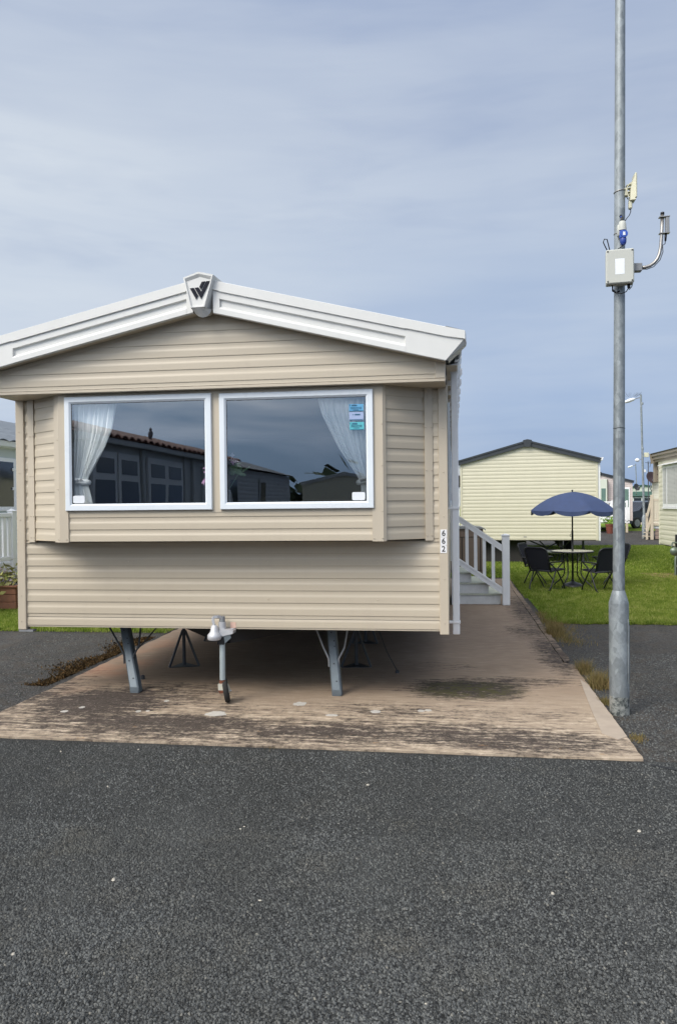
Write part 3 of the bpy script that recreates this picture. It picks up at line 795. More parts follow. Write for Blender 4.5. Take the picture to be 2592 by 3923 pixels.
def fascia(sgn, xa, xb, xend, n=1):
    """xa near badge, xb where the recess stops, xend outer end"""
    mb = MB()
    prof = ((-.012, .30), (-.004, .02), (.004, 0), (.074, 0), (.078, .014), (.128, .013), (.136, .034), (.182, .034), (.196, .014), (.205, .011), (.243, .011), (.247, .016), (.247, .05))
    flat = ((-.012, .30), (-.004, .02), (.004, 0), (.070, 0), (.074, .014), (.128, .013), (.136, .013), (.182, .013), (.196, .013), (.205, .013), (.243, .013), (.247, .016), (.247, .05))
    def sweep(pf, x0, x1, s0=1., s1=1.):
        v = []
        for x, s in ((x0, s0), (x1, s1)):
            for o_, d in pf: v.append((x, RY+d, topz(x)-o_*s))
        m = len(pf); mb.add(v, [(i, i+1, m+i+1, m+i) for i in range(m-1)])
    xin = xa+sgn*.05 if True else xa
    def wall(x, x2):   # closing walls of the recess
        v = [(x, RY+.013, topz(x)-.128), (x, RY+.013, topz(x)-.205), (x2, RY+.034, topz(x2)-.136), (x2, RY+.034, topz(x2)-.182)]
        mb.add(v, [(0, 1, 3, 2)])
    sweep(flat, xa, xin); sweep(prof, xin, xb); sweep(flat, xb, xend-sgn*.14)
    wall(xin, xin+sgn*.006); wall(xb, xb-sgn*.006)
    # last piece, cut off at a slant
    a, b, c = xend-sgn*.14, xend-sgn*.01, xend
    v = [(a, RY+.013, topz(a)-.072), (a, RY+.013, topz(a)-.245), (xend-sgn*.139, RY+.014, topz(a)-.243), (b, RY+.013, topz(b)-.064), (b, RY+.013, topz(b)-.072)]
    mb.add([(a, RY, topz(a)), (a, RY, topz(a)-.070), (c, RY, topz(c)-.060), (c, RY, topz(c))], [(0, 1, 2, 3)])
    mb.add([(a, RY+.013, topz(a)-.074), (a, RY+.013, topz(a)-.243), (b, RY+.013, topz(b)-.066)], [(0, 1, 2)])
    mb.add([(a, RY+.013, topz(a)-.074), (b, RY+.013, topz(b)-.066), (c, RY, topz(c)-.060), (a, RY, topz(a)-.070)], [(0, 1, 2, 3)])
    # end return and slanted underside going back
    d = .16
    mb.add([(c, RY, topz(c)), (c, RY, topz(c)-.060), (c+sgn*.012, RY+.05, topz(c)-.085), (c+sgn*.010, RY+d, topz(c)-.085), (c+sgn*.010, RY+d, topz(c))], [(0, 1, 2, 3, 4)])
    mb.add([(c, RY, topz(c)-.060), (b, RY+.013, topz(b)-.066), (a, RY+.013, topz(a)-.243), (a+sgn*.02, RY+.05, topz(a)-.243), (c+sgn*.012, RY+.05, topz(c)-.085)], [(0, 1, 2, 3, 4)])
    mb.add([(a+sgn*.02, RY+.05, topz(a)-.243), (c+sgn*.012, RY+.05, topz(c)-.085), (c+sgn*.010, RY+d, topz(c)-.085), (a+sgn*.02, RY+d, topz(a)-.243)], [(0, 1, 2, 3)])
    mb.add([(a, RY, topz(a)+.004), (c, RY, topz(c)), (c+sgn*.01, RY+.30, topz(c)+.004), (a, RY+.30, topz(a)+.012)], [(0, 1, 2, 3)])
    cb(mb, 'roof_fascia', m_roofw, car)


fascia(1, -1.79, -.33, .104); fascia(-1, -1.95, -3.433, -3.86)
# underside between fascia and gable (shaded soffit of the verge)
cb(MB().add([(-3.80, RY+.05, 2.72), (RX, RY+.05, 3.152), (-.036, RY+.05, 2.695), (-.036, GY+.36, 2.735), (RX, GY+.36, 3.175), (-3.80, GY+.36, 2.75)], [(0, 1, 4, 5), (1, 2, 3, 4)]), 'verge_soffit', m_beiget, car)
# badge on the ridge
bx = lambda x: -1.887+(x-735)*.0002216
bz = lambda y: 3.427-(y-140)*.0002216
BF = RY-.045
outer = [(200, 320), (735, 140), (1260, 260), (945, 1345), (455, 1355)]
inner = [(262, 352), (745, 205), (1208, 320), (905, 1318), (480, 1328)]
O_ = [(bx(a), bz(b)) for a, b in outer]; I_ = [(bx(a), bz(b)) for a, b in inner]
mb = MB(); n = 5
v = [(x, BF, z) for x, z in O_]+[(x, BF, z) for x, z in I_]+[(x+(.012 if x < RX-.02 else -.012)*.6, BF+.014, z-(.022 if z > 3.3 else -.003)) for x, z in I_]
mb.add(v, [(i, (i+1) % n, n+(i+1) % n, n+i) for i in range(n)]+[(n+i, n+(i+1) % n, 2*n+(i+1) % n, 2*n+i) for i in range(n)]+[tuple(range(2*n, 3*n))])
back = [(O_[0][0]-.004, O_[0][1]-.012), (O_[1][0], O_[1][1]+.002), (O_[2][0]+.034, O_[2][1]-.020), (O_[3][0]+.026, O_[3][1]-.018), (O_[4][0]-.006, O_[4][1]-.004)]
mb.add([(x, BF, z) for x, z in O_]+[(x, RY+.10, z) for x, z in back], [(i, (i+1) % n, n+(i+1) % n, n+i) for i in range(n)])
badge = cb(mb, 'ridge_badge', m_roofw)
# rounded chin under the badge
mb = MB(); v = []; ch = []
for k in range(9):
    a = math.pi*k/8; ch.append((bx(455+(1060-455)*(k/8)), RY+.0-.04+.0, bz(1352)))
for k in range(9):
    t = k/8; x = bx(480+t*640); s = math.sin(math.pi*t)
    v += [(bx(455+t*490), BF+.002, bz(1352)), (x, RY+.02, bz(1375+265*s**.6))]
mb.add(v, [(2*i, 2*i+1, 2*i+3, 2*i+2) for i in range(8)])
mb.add([(v[2*i+1][0], v[2*i+1][1], v[2*i+1][2]) for i in range(9)]+[(v[2*i+1][0], RY+.12, v[2*i+1][2]+.03) for i in range(9)], [(i, i+1, 10+i, 9+i) for i in range(8)])
cb(mb, 'badge_chin', m_roofw, badge)
# W emblem
for poly in ([(430, 683), (568, 675), (718, 945), (648, 1072)],
             [(600, 675), (735, 665), (832, 812), (1010, 470), (1148, 463), (820, 1060)],
             [(762, 652), (855, 480), (978, 471), (822, 748)]):
    cb(MB().prism([(bx(a), bz(b)) for a, b in poly], BF+.006, BF+.0135, 'xz'), 'emblem_bar', m_black, badge)

# number plates 6 6 2
for k, dch in enumerate('662'):
    zc = 1.414-.0625*k; x = -.0685-.001*k
    pl_ = cb(MB().bbox(x-.0255, x+.0265, D0-.0195, D0-.0165, zc-.0305, zc+.0305, .0008), 'number_plate', m_plate)
    text(dch, .062, (x, D0-.0200, zc), m_digit, pl_, 'numeral', bold=.0012, off=CO, sx=.95)

# right side wall, body shell, roof
rw = cb(MB().box(XR-.04, XR-.02, D0+.05, D0+10.5, ZB+.02, 2.75), 'side_wall', m_beiget)
siding(rw, (XR-CO[0], 0), (0, 1), (-1, 0), .062, 10.5, ZB, 2.74, .7475, .1015, m_beige)
cb(MB().box(XL+.02, XL+.04, D0+.05, D0+10.5, ZB, 2.75), 'side_wall', m_beiget)
cb(MB().box(XL, XR, D0+10.48, D0+10.5, ZB, 3.15), 'rear_wall', m_beiget)
for (a, b, c, d) in ((D0+.55, D0+1.5, 1.62, 2.52), (D0+3.0, D0+4.2, 1.62, 2.52)):
    w_ = cb(MB().bbox(XR, XR+.022, a, b, c, d, .004), 'side_window', m_upvc)
    cb(MB().box(XR+.0225, XR+.024, a+.06, b-.06, c+.06, d-.06), 'pane', m_dkglass, w_)
w_ = cb(MB().bbox(XR, XR+.022, D0+6.9, D0+7.75, .70, 2.62, .004), 'door', m_upvc)
cb(MB().box(XR+.0225, XR+.024, D0+7.0, D0+7.65, 1.6, 2.5), 'pane', m_dkglass, w_)
mb = MB()
for s, xe in ((1, .060), (-1, -3.80)):
    v = []
    mb.add([(RX, RY+.28, 3.385), (RX, D0+10.7, 3.385), (xe, D0+10.7, topz(xe)-.01), (xe, RY+.16, topz(xe)-.01)], [(0, 1, 2, 3)])
roof = cb(mb, 'roof', m_tilegrey)
# eaves: soffit, gutter and the row of moulded roof sheet ends seen edge on
cb(MB().box(XR-.02, .045, GY+.37, D0+10.6, 2.742, 2.752), 'eaves_board', m_beiget, roof)
mb = MB()
for k in range(26):
    y = D0-.05+k*.40
    mb.prism([(.030, 2.83), (.052, 2.83), (.078, 2.845), (.088, 2.87), (.088, 2.905), (.05, 2.92)], y, y+.28, 'xz')
stuff(cb(mb, 'roof_sheet_ends', m_roofw, roof))
pp = [(.0, 2.745), (.018, 2.752), (.055, 2.752), (.070, 2.79), (.080, 2.83), (.074, 2.835), (.05, 2.765), (.02, 2.765), (.0, 2.76)]
cb(MB().prism([(a, b) for a, b in pp], GY+.40, D0+10.6, 'xz'), 'gutter', m_white, roof)
mb = MB()
for k in range(16):
    y = D0+.75+k*.62; mb.prism([(-.03, 2.70), (.0, 2.70), (.06, 2.745), (.098, 2.80), (.098, 2.845), (.07, 2.84), (.05, 2.755), (-.03, 2.755)], y, y+.05, 'xz')
stuff(cb(mb, 'gutter_brackets', m_white, roof))
# downpipe
dp = cb(MB().bbox(-.003, .055, 6.68, 6.735, .562, 2.745, .006), 'downpipe', m_white)
cb(MB().add([(-.020, 6.66, 2.80), (.060, 6.66, 2.80), (.060, 6.75, 2.80), (-.020, 6.75, 2.80), (-.006, 6.675, 2.735), (.058, 6.675, 2.735), (.058, 6.74, 2.735), (-.006, 6.74, 2.735)],
             [(0, 1, 5, 4), (1, 2, 6, 5), (2, 3, 7, 6), (3, 0, 4, 7), (0, 1, 2, 3), (4, 5, 6, 7)]), 'downpipe_hopper', m_white, dp)
for z in (1.603, .655): cb(MB().bbox(-.034, .060, 6.672, 6.743, z, z+.018, .002), 'pipe_bracket', m_white, dp)

# interior seen through the glass
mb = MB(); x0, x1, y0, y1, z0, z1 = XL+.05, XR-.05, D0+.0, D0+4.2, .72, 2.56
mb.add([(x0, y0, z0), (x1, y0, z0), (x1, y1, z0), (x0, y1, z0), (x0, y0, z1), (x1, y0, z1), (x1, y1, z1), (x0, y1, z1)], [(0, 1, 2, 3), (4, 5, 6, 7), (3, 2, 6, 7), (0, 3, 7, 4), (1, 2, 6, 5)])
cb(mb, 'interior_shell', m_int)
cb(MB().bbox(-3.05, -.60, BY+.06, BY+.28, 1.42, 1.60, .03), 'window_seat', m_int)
cb(MB().box(XL+.03, XR-.03, D0+.02, D0+10.45, ZB+.01, ZB+.03), 'underfloor', m_dark)
ch = cb(MB().box(-2.66, -2.56, D0+1.7, D0+10.2, .40, .62).box(-1.2, -1.10, D0+1.7, D0+10.2, .40, .62), 'chassis_rail', m_dark)  # rails hung low to keep side light off the slab
mb = MB()
for k in range(1, 9): mb.box(-3.4, -.4, D0+1.1*k, D0+1.1*k+.05, .56, .63)
cb(mb, 'cross_member', m_dark, ch)
cb(MB().box(-3.3, -.5, D0+4.05, D0+4.08, .0305, .62), 'dark_backing', m_dark, ch)  # added dark board ahead of the axles, deepens the shade under the caravan
for x in (-3.15, -.72):
    for y in (D0+4.4, D0+5.3):
        w_ = cb(MB().lathe((x, y, .30), [(.27, -.09), (.30, -.06), (.30, .06), (.27, .09)], 20, 'x'), 'wheel', m_rubber, smooth=40)
cb(MB().tube([(-3.1, D0+4.4, .3), (-.75, D0+4.4, .3)], .035).tube([(-3.1, D0+5.3, .3), (-.75, D0+5.3, .3)], .035), 'axle', m_dark)
mb = MB()
for x in (-3.3, -2.0, -.5): mb.tube([(x, D0+.4, .60), (x+.05, D0+4.0, .585)], .02, 6)
mb.tube([(-3.3, D0+1.9, .59), (-.5, D0+1.9, .585)], .025, 6); cb(mb, 'service_pipe', m_dkbare2, ch)
cb(MB().bbox(-2.45, -1.35, D0+2.2, D0+3.6, .36, .60, .02), 'shade_filler', m_dark, ch)  # added dark mass, no known tank; makes the underside read darker
# A-frame draw bar
cb(MB().bar((-1.88, D0-.02, .57), (-2.95, D0+1.5, .55), .06, .10).bar((-1.84, D0-.02, .57), (-.95, D0+1.5, .55), .06, .10), 'draw_bar', m_dark, ch)


# corner legs
def cleg(xt, yt, zt, xf, yf, xm):
    d = Vector((xf-xt, yf-yt, .03-zt)); w = .042
    mb = MB(); P0, P1 = Vector((xt, yt, zt)), Vector((xf, yf, .036)); a = Vector((1, 0, 0)); b = Vector((0, 1, .1)).normalized()
    sec = [(-w, -.012), (-.030, -.022), (.030, -.022), (w, -.012), (w, .055), (w-.005, .055), (w-.005, -.004), (-w+.005, -.004), (-w+.005, .055), (-w, .055)]
    v = [P0+a*s*.9+b*t for s, t in sec]+[P1+a*s+b*t for s, t in sec]; m = len(sec)
    mb.add(v, [(i, (i+1) % m, m+(i+1) % m, m+i) for i in range(m)])
    leg = cb(mb, 'corner_leg', m_galvleg)
    cb(MB().bbox(xf-.040, xf+.040, yf-.030, yf+.06, .0305, .042, .003).bbox(xf-.040, xf+.040, yf-.032, yf-.026, .042, .085, .002), 'leg_foot', m_galvleg, leg)
    P2 = P0.lerp(P1, .48)
    for s in (-1, 1):
        q = P2+a*s*.04+b*.0
        cb(MB().tube([q+Vector((0, -.016, -.07)), q+Vector((s*.004, -.012, 0)), q+Vector((s*.05, 0, .09)), Vector((xm[0 if s < 0 else 1], yt+.02, .60)), Vector((xm[0 if s < 0 else 1], yt+.02, .63))], .0085, 7), 'leg_brace', m_bare if xt > -2 else m_dkbare, leg, smooth=40)
    mb = MB()
    for t, dx in ((.10, 0), (.22, .018), (.30, .018), (.55, 0), (.80, .01)):
        q = P0.lerp(P1, t); mb.lathe((q.x+dx, q.y-.024, q.z), [(.006, 0), (.006, -.0012)], 8, 'y')
    cb(mb, 'bolt_hole', m_gasket, leg)



m_galvleg = M('galvanised leg', (.15, .18, .20), .5, metal=.35, var=.14, vscale=14)
m_dkbare = M('dark steel rod', (.07, .075, .08), .5, metal=.3, var=.2)
cleg(-2.945, 6.86, .60, -2.747, 6.63, (-3.115, -2.79))
cleg(-1.052, 6.86, .60, -.98, 6.69, (-1.20, -.905))
cb(MB().tube([(-2.62, 7.0, .62), (-2.75, 6.95, .46), (-2.93, 6.93, .27)], .007, 6), 'stay_rod', m_dkbare, smooth=40)
cb(MB().bbox(-2.69, -2.58, 6.9, 7.0, .585, .63, .006), 'rod_bracket', m_dark)

# tow hitch with jockey wheel
HX, HY = -1.872, 6.33
hitch = cb(MB().tube([(HX, HY, .70), (HX, HY, .60)], .031, 16).add([], []), 'hitch_socket', m_cast, smooth=40)
mb = MB(); mb.lathe((-1.925, HY-.045, .575), [(.050, -.015), (.058, 0), (.056, .025), (.040, .045), (.034, .055), (.026, .100), (.012, .108)], 20)
cb(mb, 'ball_coupling', m_cast, hitch, smooth=50)
mb = MB(); mb.prism([(-1.945, .585), (-1.90, .578), (-1.775, .608), (-1.772, .632), (-1.80, .640), (-1.86, .645), (-1.945, .62)], HY-.035, HY+.06, 'xz')
cb(mb, 'hitch_plate', m_cast, hitch)
mb = MB().lathe((-1.785, HY+.0, .640), [(.014, 0), (.014, .008)], 6).lathe((-1.855, HY-.02, .642), [(.013, 0), (.013, .006)], 6); cb(mb, 'hitch_bolt', m_cast, hitch)
pts = [(-1.925, HY-.05, .665)]+[(-1.925+.004*math.cos(a)-.0-.012*math.sin(a)*.6, HY-.052, .712+.034*-math.cos(a)) for a in [R(20*k) for k in range(0, 10)]]+[(-1.90, HY-.04, .748), (-1.875, HY-.02, .742)]
mb = MB()
for i in range(len(pts)-1): mb.bar(pts[i], pts[i+1], .022, .007, up=(0, 1, 0))
cb(mb, 'hitch_handle', m_cast, hitch)
cb(MB().tube([(HX, HY, .60), (HX, HY, .745)], .024, 16).tube([(HX-.002, HY, .745), (HX-.002, HY, .747)], .018, 16), 'clamp_tube', m_grey, hitch, smooth=40)
cb(MB().bbox(-1.91, -1.852, HY-.025, HY+.09, .515, .580, .004), 'buffer_block', m_gasket, hitch)
cb(MB().prism([(-1.852, .60), (-1.80, .612), (-1.79, .575), (-1.845, .525)], HY-.03, HY-.022, 'xz'), 'gusset_plate', m_galvleg, hitch)
jk = cb(MB().tube([(HX, HY, .60), (HX-.002, HY, .225)], .0235, 14), 'jockey_wheel_leg', M('blue grey worn tube', (.38, .44, .45), .45, metal=.2, var=.16, vscale=16, stretch=(1, 1, .25)), smooth=40)
cb(MB().tube([(HX-.002, HY, .222), (HX-.002, HY, .19)], .027, 14), 'rust_collar', m_rust, jk, smooth=40)
cb(MB().prism([(HX-.032, .195), (HX+.025, .20), (HX+.045, .17), (HX+.058, .125), (HX+.045, .115), (HX+.02, .145), (HX-.030, .145)], HY-.035, HY+.03, 'xz'), 'wheel_fork', M('worn cream steel', (.46, .45, .38), .6, var=.15, vscale=25), jk)
cb(MB().prism([(HX-.031, .146), (HX+.018, .146), (HX+.005, .12), (HX-.02, .118)], HY-.034, HY+.02, 'xz'), 'rusty_fork_edge', m_rust, jk)
wm = MB().lathe((0, 0, 0), [(.060, -.022), (.088, -.021), (.098, -.012), (.100, 0), (.098, .012), (.088, .021), (.060, .022)], 24, 'x')
rm = Matrix.Rotation(R(-9), 3, 'Y') @ Matrix.Rotation(R(16), 3, 'Z')
wm.v = [tuple(rm @ Vector(p)+Vector((HX+.017, HY+.03, .130))) for p in wm.v]
cb(wm, 'jockey_wheel', m_rubber, jk, smooth=50)
cb(MB().tube([(HX+.05, HY-.0, .137), (HX+.072, HY, .137)], .007, 8), 'axle_pin', m_bare, jk)
cb(MB().box(-1.822, -1.775, D0-.0035, D0-.0025, .640, .688), 'pink_label', m_pink, fw)


# axle stands under the caravan
def stand(x, y, label, rz):
    t = thing('axle_stand', label, 'axle stand', (x, y, .03), rz, 'tripod stands under the caravan')
    MB().tube([(0, 0, .01), (0, 0, .40)], .018, 10).build('stand_tube', m_dkbare, t, 40)
    MB().tube([(0, 0, .30), (0, 0, .565)], .012, 8).lathe((0, 0, .42), [(.028, 0), (.028, .02)], 8).bbox(-.04, .04, -.03, .03, .565, .575).build('stand_screw', m_rust, t)
    for k in range(3):
        a = R(90+120*k); x_, y_ = .17*math.cos(a), .17*math.sin(a)
        MB().bar((x_, y_, .005), (.016*math.cos(a), .016*math.sin(a), .36), .012, .022).build('stand_leg', m_dkbare, t)
    MB().prism([(.17*math.cos(R(90+120*k)), .17*math.sin(R(90+120*k))) for k in range(3)], 0, .005, 'xy').build('base_plate', m_dkbare, t)


stand(-2.71, 7.80, 'steel tripod stand nearest the left corner leg under the caravan', R(20))
stand(-.965, 7.94, 'steel tripod stand just behind the right corner leg', R(5))
stand(-1.02, 9.3, 'steel tripod stand deep in shadow behind the right front stand', 0)
stand(-2.80, 9.3, 'steel tripod stand in shadow seen just left of the tow hitch', 0)
# anchor bolt with chain
t = thing('ground_anchor', 'small dark anchor ring with thin chain in the slab under the caravan', 'anchor', (-.535, 7.64, .03))
MB().lathe((0, 0, 0), [(.02, 0), (.02, .02), (.008, .03)], 10).build('anchor_stud', m_dkbare, t)
MB().tube([(0, 0, .02), (-.12, .25, .16), (-.22, .5, .33), (-.3, .75, .55)], .004, 5).build('anchor_chain', m_dkbare, t)
t = thing('ground_anchor', 'small dark anchor stud in the slab left of the left corner leg', 'anchor', (-2.89, 7.15, .03))
MB().lathe((0, 0, 0), [(.02, 0), (.02, .03), (.008, .04)], 10).build('anchor_stud', m_dkbare, t)


# curtains
def curtain(name, label, zt, zb, left, right, tie, folds, yc, flip):
    nz_, nx = 46, 90; v = []; zs = [zt-(zt-zb)*i/nz_ for i in range(nz_+1)]
    def interp(tab, z):
        for (za, xa), (zc, xc) in zip(tab, tab[1:]):
            if z <= za and z >= zc:
                t = (za-z)/(za-zc); return xa+(xc-xa)*t
        return tab[-1][1] if z < tab[-1][0] else tab[0][1]
    for z in zs:
        a, b = interp(left, z), interp(right, z); w = b-a
        for j in range(nx+1):
            s = j/nx
            ph = folds*2*math.pi*s+.6*math.sin(5*s+z*3)+(z-zt)*1.2*(s-.5)
            amp = .016*min(1, w/.2)*(1+.4*math.sin(9*s))
            v.append((a+w*s+.004*math.sin(ph*.5), yc+amp*math.sin(ph)+.35*amp*math.sin(2.3*ph+z*4), z))
    o = MB().add(v, [(i*(nx+1)+j, i*(nx+1)+j+1, (i+1)*(nx+1)+j+1, (i+1)*(nx+1)+j) for i in range(nz_) for j in range(nx)]).build(name, m_curtain, None, True)
    a, b = interp(left, tie), interp(right, tie)
    MB().tube([((a+b)/2+(b-a)*.56*math.cos(t), yc+.026*math.sin(t), tie+.012*math.cos(t)*(1 if flip else -1)) for t in [2*math.pi*k/20 for k in range(20)]], .024, 8, closed=True).build('tie_band', m_curtain, o, True)
    mb = MB()
    for k in range(3):
        cx = a+(b-a)*(.3+.22*k); mb.prism([(cx+.014*math.cos(q), tie+.004*k+.010*math.sin(q)*(1+.3*math.cos(3*q))) for q in [2*math.pi*i/10 for i in range(10)]], yc-.052, yc-.0505, 'xz')
    mb.build('tie_motif', m_grey, o)
    return tag(o, label, 'curtain')


curtain('curtain', 'white voile curtain tied back at the left side of the left front window', 2.53, 1.63, [(2.53, -3.085), (1.6, -3.07)],
        [(2.53, -2.69), (2.50, -2.695), (2.27, -2.735), (2.15, -2.79), (2.06, -2.845), (1.97, -2.90), (1.90, -2.945), (1.86, -2.955), (1.80, -2.94), (1.70, -2.915), (1.60, -2.90)], 1.865, 9, BY+.075, False)
curtain('curtain', 'white voile curtain swept back at the right side of the right front window', 2.53, 1.63,
        [(2.53, -1.045), (2.49, -1.039), (2.36, -1.006), (2.224, -.939), (2.088, -.872), (1.951, -.782), (1.88, -.735), (1.84, -.715), (1.78, -.70), (1.72, -.705), (1.62, -.72)],
        [(2.53, -.63), (1.6, -.64)], 1.835, 10, BY+.075, True)

# flowers on the sill behind the mullion
fl = thing('flower_arrangement', 'pink orchids with round green leaves on the window sill between the panes', 'flowers', (-1.80, BY+.12, 1.62))
FO = (-1.80, BY+.12, 1.62)
MB().lathe((-1.80, BY+.14, 1.62), [(.04, 0), (.055, .05), (.045, .12), (.03, .16)], 14).build('vase', m_white, fl, 40, FO)
mb = MB()
for a in (((-1.80, BY+.14, 1.75), (-1.77, BY+.12, 1.95), (-1.73, BY+.10, 2.03)), ((-1.80, BY+.14, 1.75), (-1.88, BY+.12, 1.9), (-1.95, BY+.1, 1.94)), ((-1.8, BY+.14, 1.75), (-1.7, BY+.12, 1.9), (-1.60, BY+.1, 1.95)), ((-1.8, BY+.14, 1.75), (-1.9, BY+.12, 1.8), (-1.96, BY+.1, 1.85))):
    mb.tube(a, .003, 5)
mb.build('stem', m_greenleaf, fl, False, FO)


def disc(cx, cy, cz, rx, rz_, tilt, mat, nm, pts=9, wob=.12):
    P = []
    for k in range(pts):
        a = 2*math.pi*k/pts; q = 1+random.uniform(-wob, wob); x = rx*q*math.cos(a); z = rz_*q*math.sin(a)
        P.append((cx+x*math.cos(tilt)-z*math.sin(tilt), cy+random.uniform(-.004, .004)+x*.3, cz+x*math.sin(tilt)+z*math.cos(tilt)))
    MB().add(P+[(cx, cy-.006, cz)], [(k, (k+1) % pts, pts) for k in range(pts)]).build(nm, mat, fl, False, FO)


for (x, z, m_) in ((-1.957, 1.955, m_petal), (-1.952, 1.925, m_petal), (-1.965, 1.852, m_petal), (-1.945, 1.848, m_petal), (-1.972, 1.838, m_petal), (-1.735, 2.055, m_petalw), (-1.742, 2.018, m_petalw), (-1.722, 2.012, m_petalw), (-1.705, 2.005, m_petalw), (-1.73, 2.00, m_petal)):
    for k in range(4): disc(x+.010*math.cos(k*1.6), BY+.085, z+.010*math.sin(k*1.6), .012, .007, k*1.6, m_, 'petal', 7)
for (x, z, a, b, t_) in ((-1.730, 1.955, .026, .022, .2), (-1.735, 1.92, .022, .028, .0), (-1.695, 1.925, .034, .024, -.2), (-1.70, 1.965, .02, .014, .4), (-1.655, 1.90, .026, .015, -.1), (-1.64, 1.935, .018, .008, .8), (-1.62, 1.945, .014, .007, .5), (-1.60, 1.958, .012, .005, .9), (-1.67, 1.95, .012, .018, .3), (-1.69, 1.985, .022, .009, .2), (-1.95, 1.895, .012, .016, .1)):
    disc(x, BY+.095, z, a, b, t_, m_greenleaf, 'leaf', 10, .08)

# ================================================================== near lamp pole and what hangs on it
PX, PY = 1.272, 6.43
def lean(z): return PX+.0095*max(0, z-.9)
pole = thing('utility_pole', 'tall galvanised steel pole with thicker base standing beside the concrete slab', 'pole', (PX, PY, 0))
PO = (PX, PY, 0)
MB().lathe((PX, PY, 0), [(.0745, -.02), (.0745, .86), (.073, .872), (.048, .957), (.0455, .962)], 36).build('pole_base', m_galv, pole, 35, PO)
MB().tube([(lean(z), PY, z) for z in (.95, 1.5, 2.5, 3.5, 4.5, 5.5, 7.2)], [.0445, .0435, .042, .0405, .039, .0375, .034], 32).build('pole_shaft', m_galv, pole, 40, PO)
mb = MB()
for s in range(0, 1):
    a0 = R(-8)
    for w, rr_, z0, z1 in ((.30, .0785, .26, .73),):
        v = []; F = []; nn = 8; mm = 12
        for i in range(mm+1):
            z = z0+(z1-z0)*i/mm; e = min(1, min(i, mm-i)*.5+.45)
            for j in range(nn+1):
                a = a0+(j/nn-.5)*2*w*3.0*e*.42; r_ = rr_-(.004 if j in (0, nn) or i in (0, mm) else 0)
                v.append((PX+r_*math.cos(a), PY+r_*math.sin(a), z))
        mb.add(v, [(i*(nn+1)+j, i*(nn+1)+j+1, (i+1)*(nn+1)+j+1, (i+1)*(nn+1)+j) for i in range(mm) for j in range(nn)])
mb.build('access_door', m_galv, pole, 40, PO)
# flat edge bead of the door seen side on
mb = MB(); a = R(-42)
mb.tube([(PX+.0775*math.cos(a+.06), PY+.0775*math.sin(a+.06), .745), (PX+.079*math.cos(a), PY+.079*math.sin(a), .715), (PX+.079*math.cos(a), PY+.079*math.sin(a), .27), (PX+.0775*math.cos(a+.06), PY+.0775*math.sin(a+.06), .245)], .004, 6)
mb.build('door_bead', m_galv, pole, 40, PO)
MB().tube([(lean(2.25)+.0445*math.cos(t), PY+.0445*math.sin(t), 2.22+.003*math.sin(3*t)) for t in [2*math.pi*k/24 for k in range(24)]], .0016, 5, closed=True).build('shaft_joint', m_gasket, pole, False, PO)
MB().tube([(lean(z)-.014+.002*math.sin(z*9), PY-.0435, z) for z in (1.2, 1.5, 1.8, 2.0, 2.2)], .0012, 5).build('taped_wire', m_grey, pole, False, PO)

# panel antenna
an = thing('panel_antenna', 'flat cream plastic antenna strapped to the upper right side of the pole', 'antenna', (1.36, PY, 4.0)); AO = (1.36, PY, 4.0)
MB().bbox(1.404, 1.420, PY-.055, PY+.055, 3.975, 4.168, .006).build('antenna_panel', m_creamp, an, False, AO)
mb = MB(); mb.add([(1.378, PY-.035, 4.06), (1.378, PY+.035, 4.06), (1.404, PY+.045, 4.145), (1.404, PY-.045, 4.145), (1.372, PY-.035, 3.965), (1.372, PY+.035, 3.965), (1.412, PY+.045, 3.965), (1.412, PY-.045, 3.965)],
                  [(0, 1, 2, 3), (0, 4, 5, 1), (0, 3, 7, 4), (1, 5, 6, 2), (4, 7, 6, 5)])
mb.build('antenna_back', m_creamp, an, False, AO)
MB().bbox(1.366, 1.392, PY-.02, PY+.02, 3.905, 3.966, .007).build('cable_gland_cover', m_grey if False else m_creamp, an, False, AO)
mb = MB(); pts = [(1.392, 4.105), (1.372, 4.095), (1.355, 4.075), (1.350, 4.045), (1.355, 4.015), (1.368, 3.99)]
for dy in (-.022, .022):
    for p, q in zip(pts, pts[1:]): mb.bar((p[0], PY+dy, p[1]), (q[0], PY+dy, q[1]), .006, .006)
for z in (4.085, 4.06, 4.03, 4.01): mb.bar((1.35, PY, z), (1.385, PY, z+.008), .05, .004)
mb.build('tilt_bracket', m_creamp, an, False, AO)
MB().bbox(1.328, 1.352, PY-.022, PY+.022, 4.005, 4.065, .003).build('mount_block', m_creamp, an, False, AO)
c_ = lean(4.04)
MB().tube([(c_+.0425*math.cos(t), PY+.0425*math.sin(t), 4.045-.008*math.cos(t)*-1) for t in [2*math.pi*k/28 for k in range(28)]], .004, 6, closed=True).build('strap', m_steel, an, True, AO)
MB().tube([(1.380, PY-.01, 3.905), (1.378, PY-.02, 3.88), (1.366, PY-.03, 3.85), (1.345, PY-.04, 3.825), (1.33, PY-.03, 3.80)], .0032, 6).build('cable', m_cable, an, True, AO)

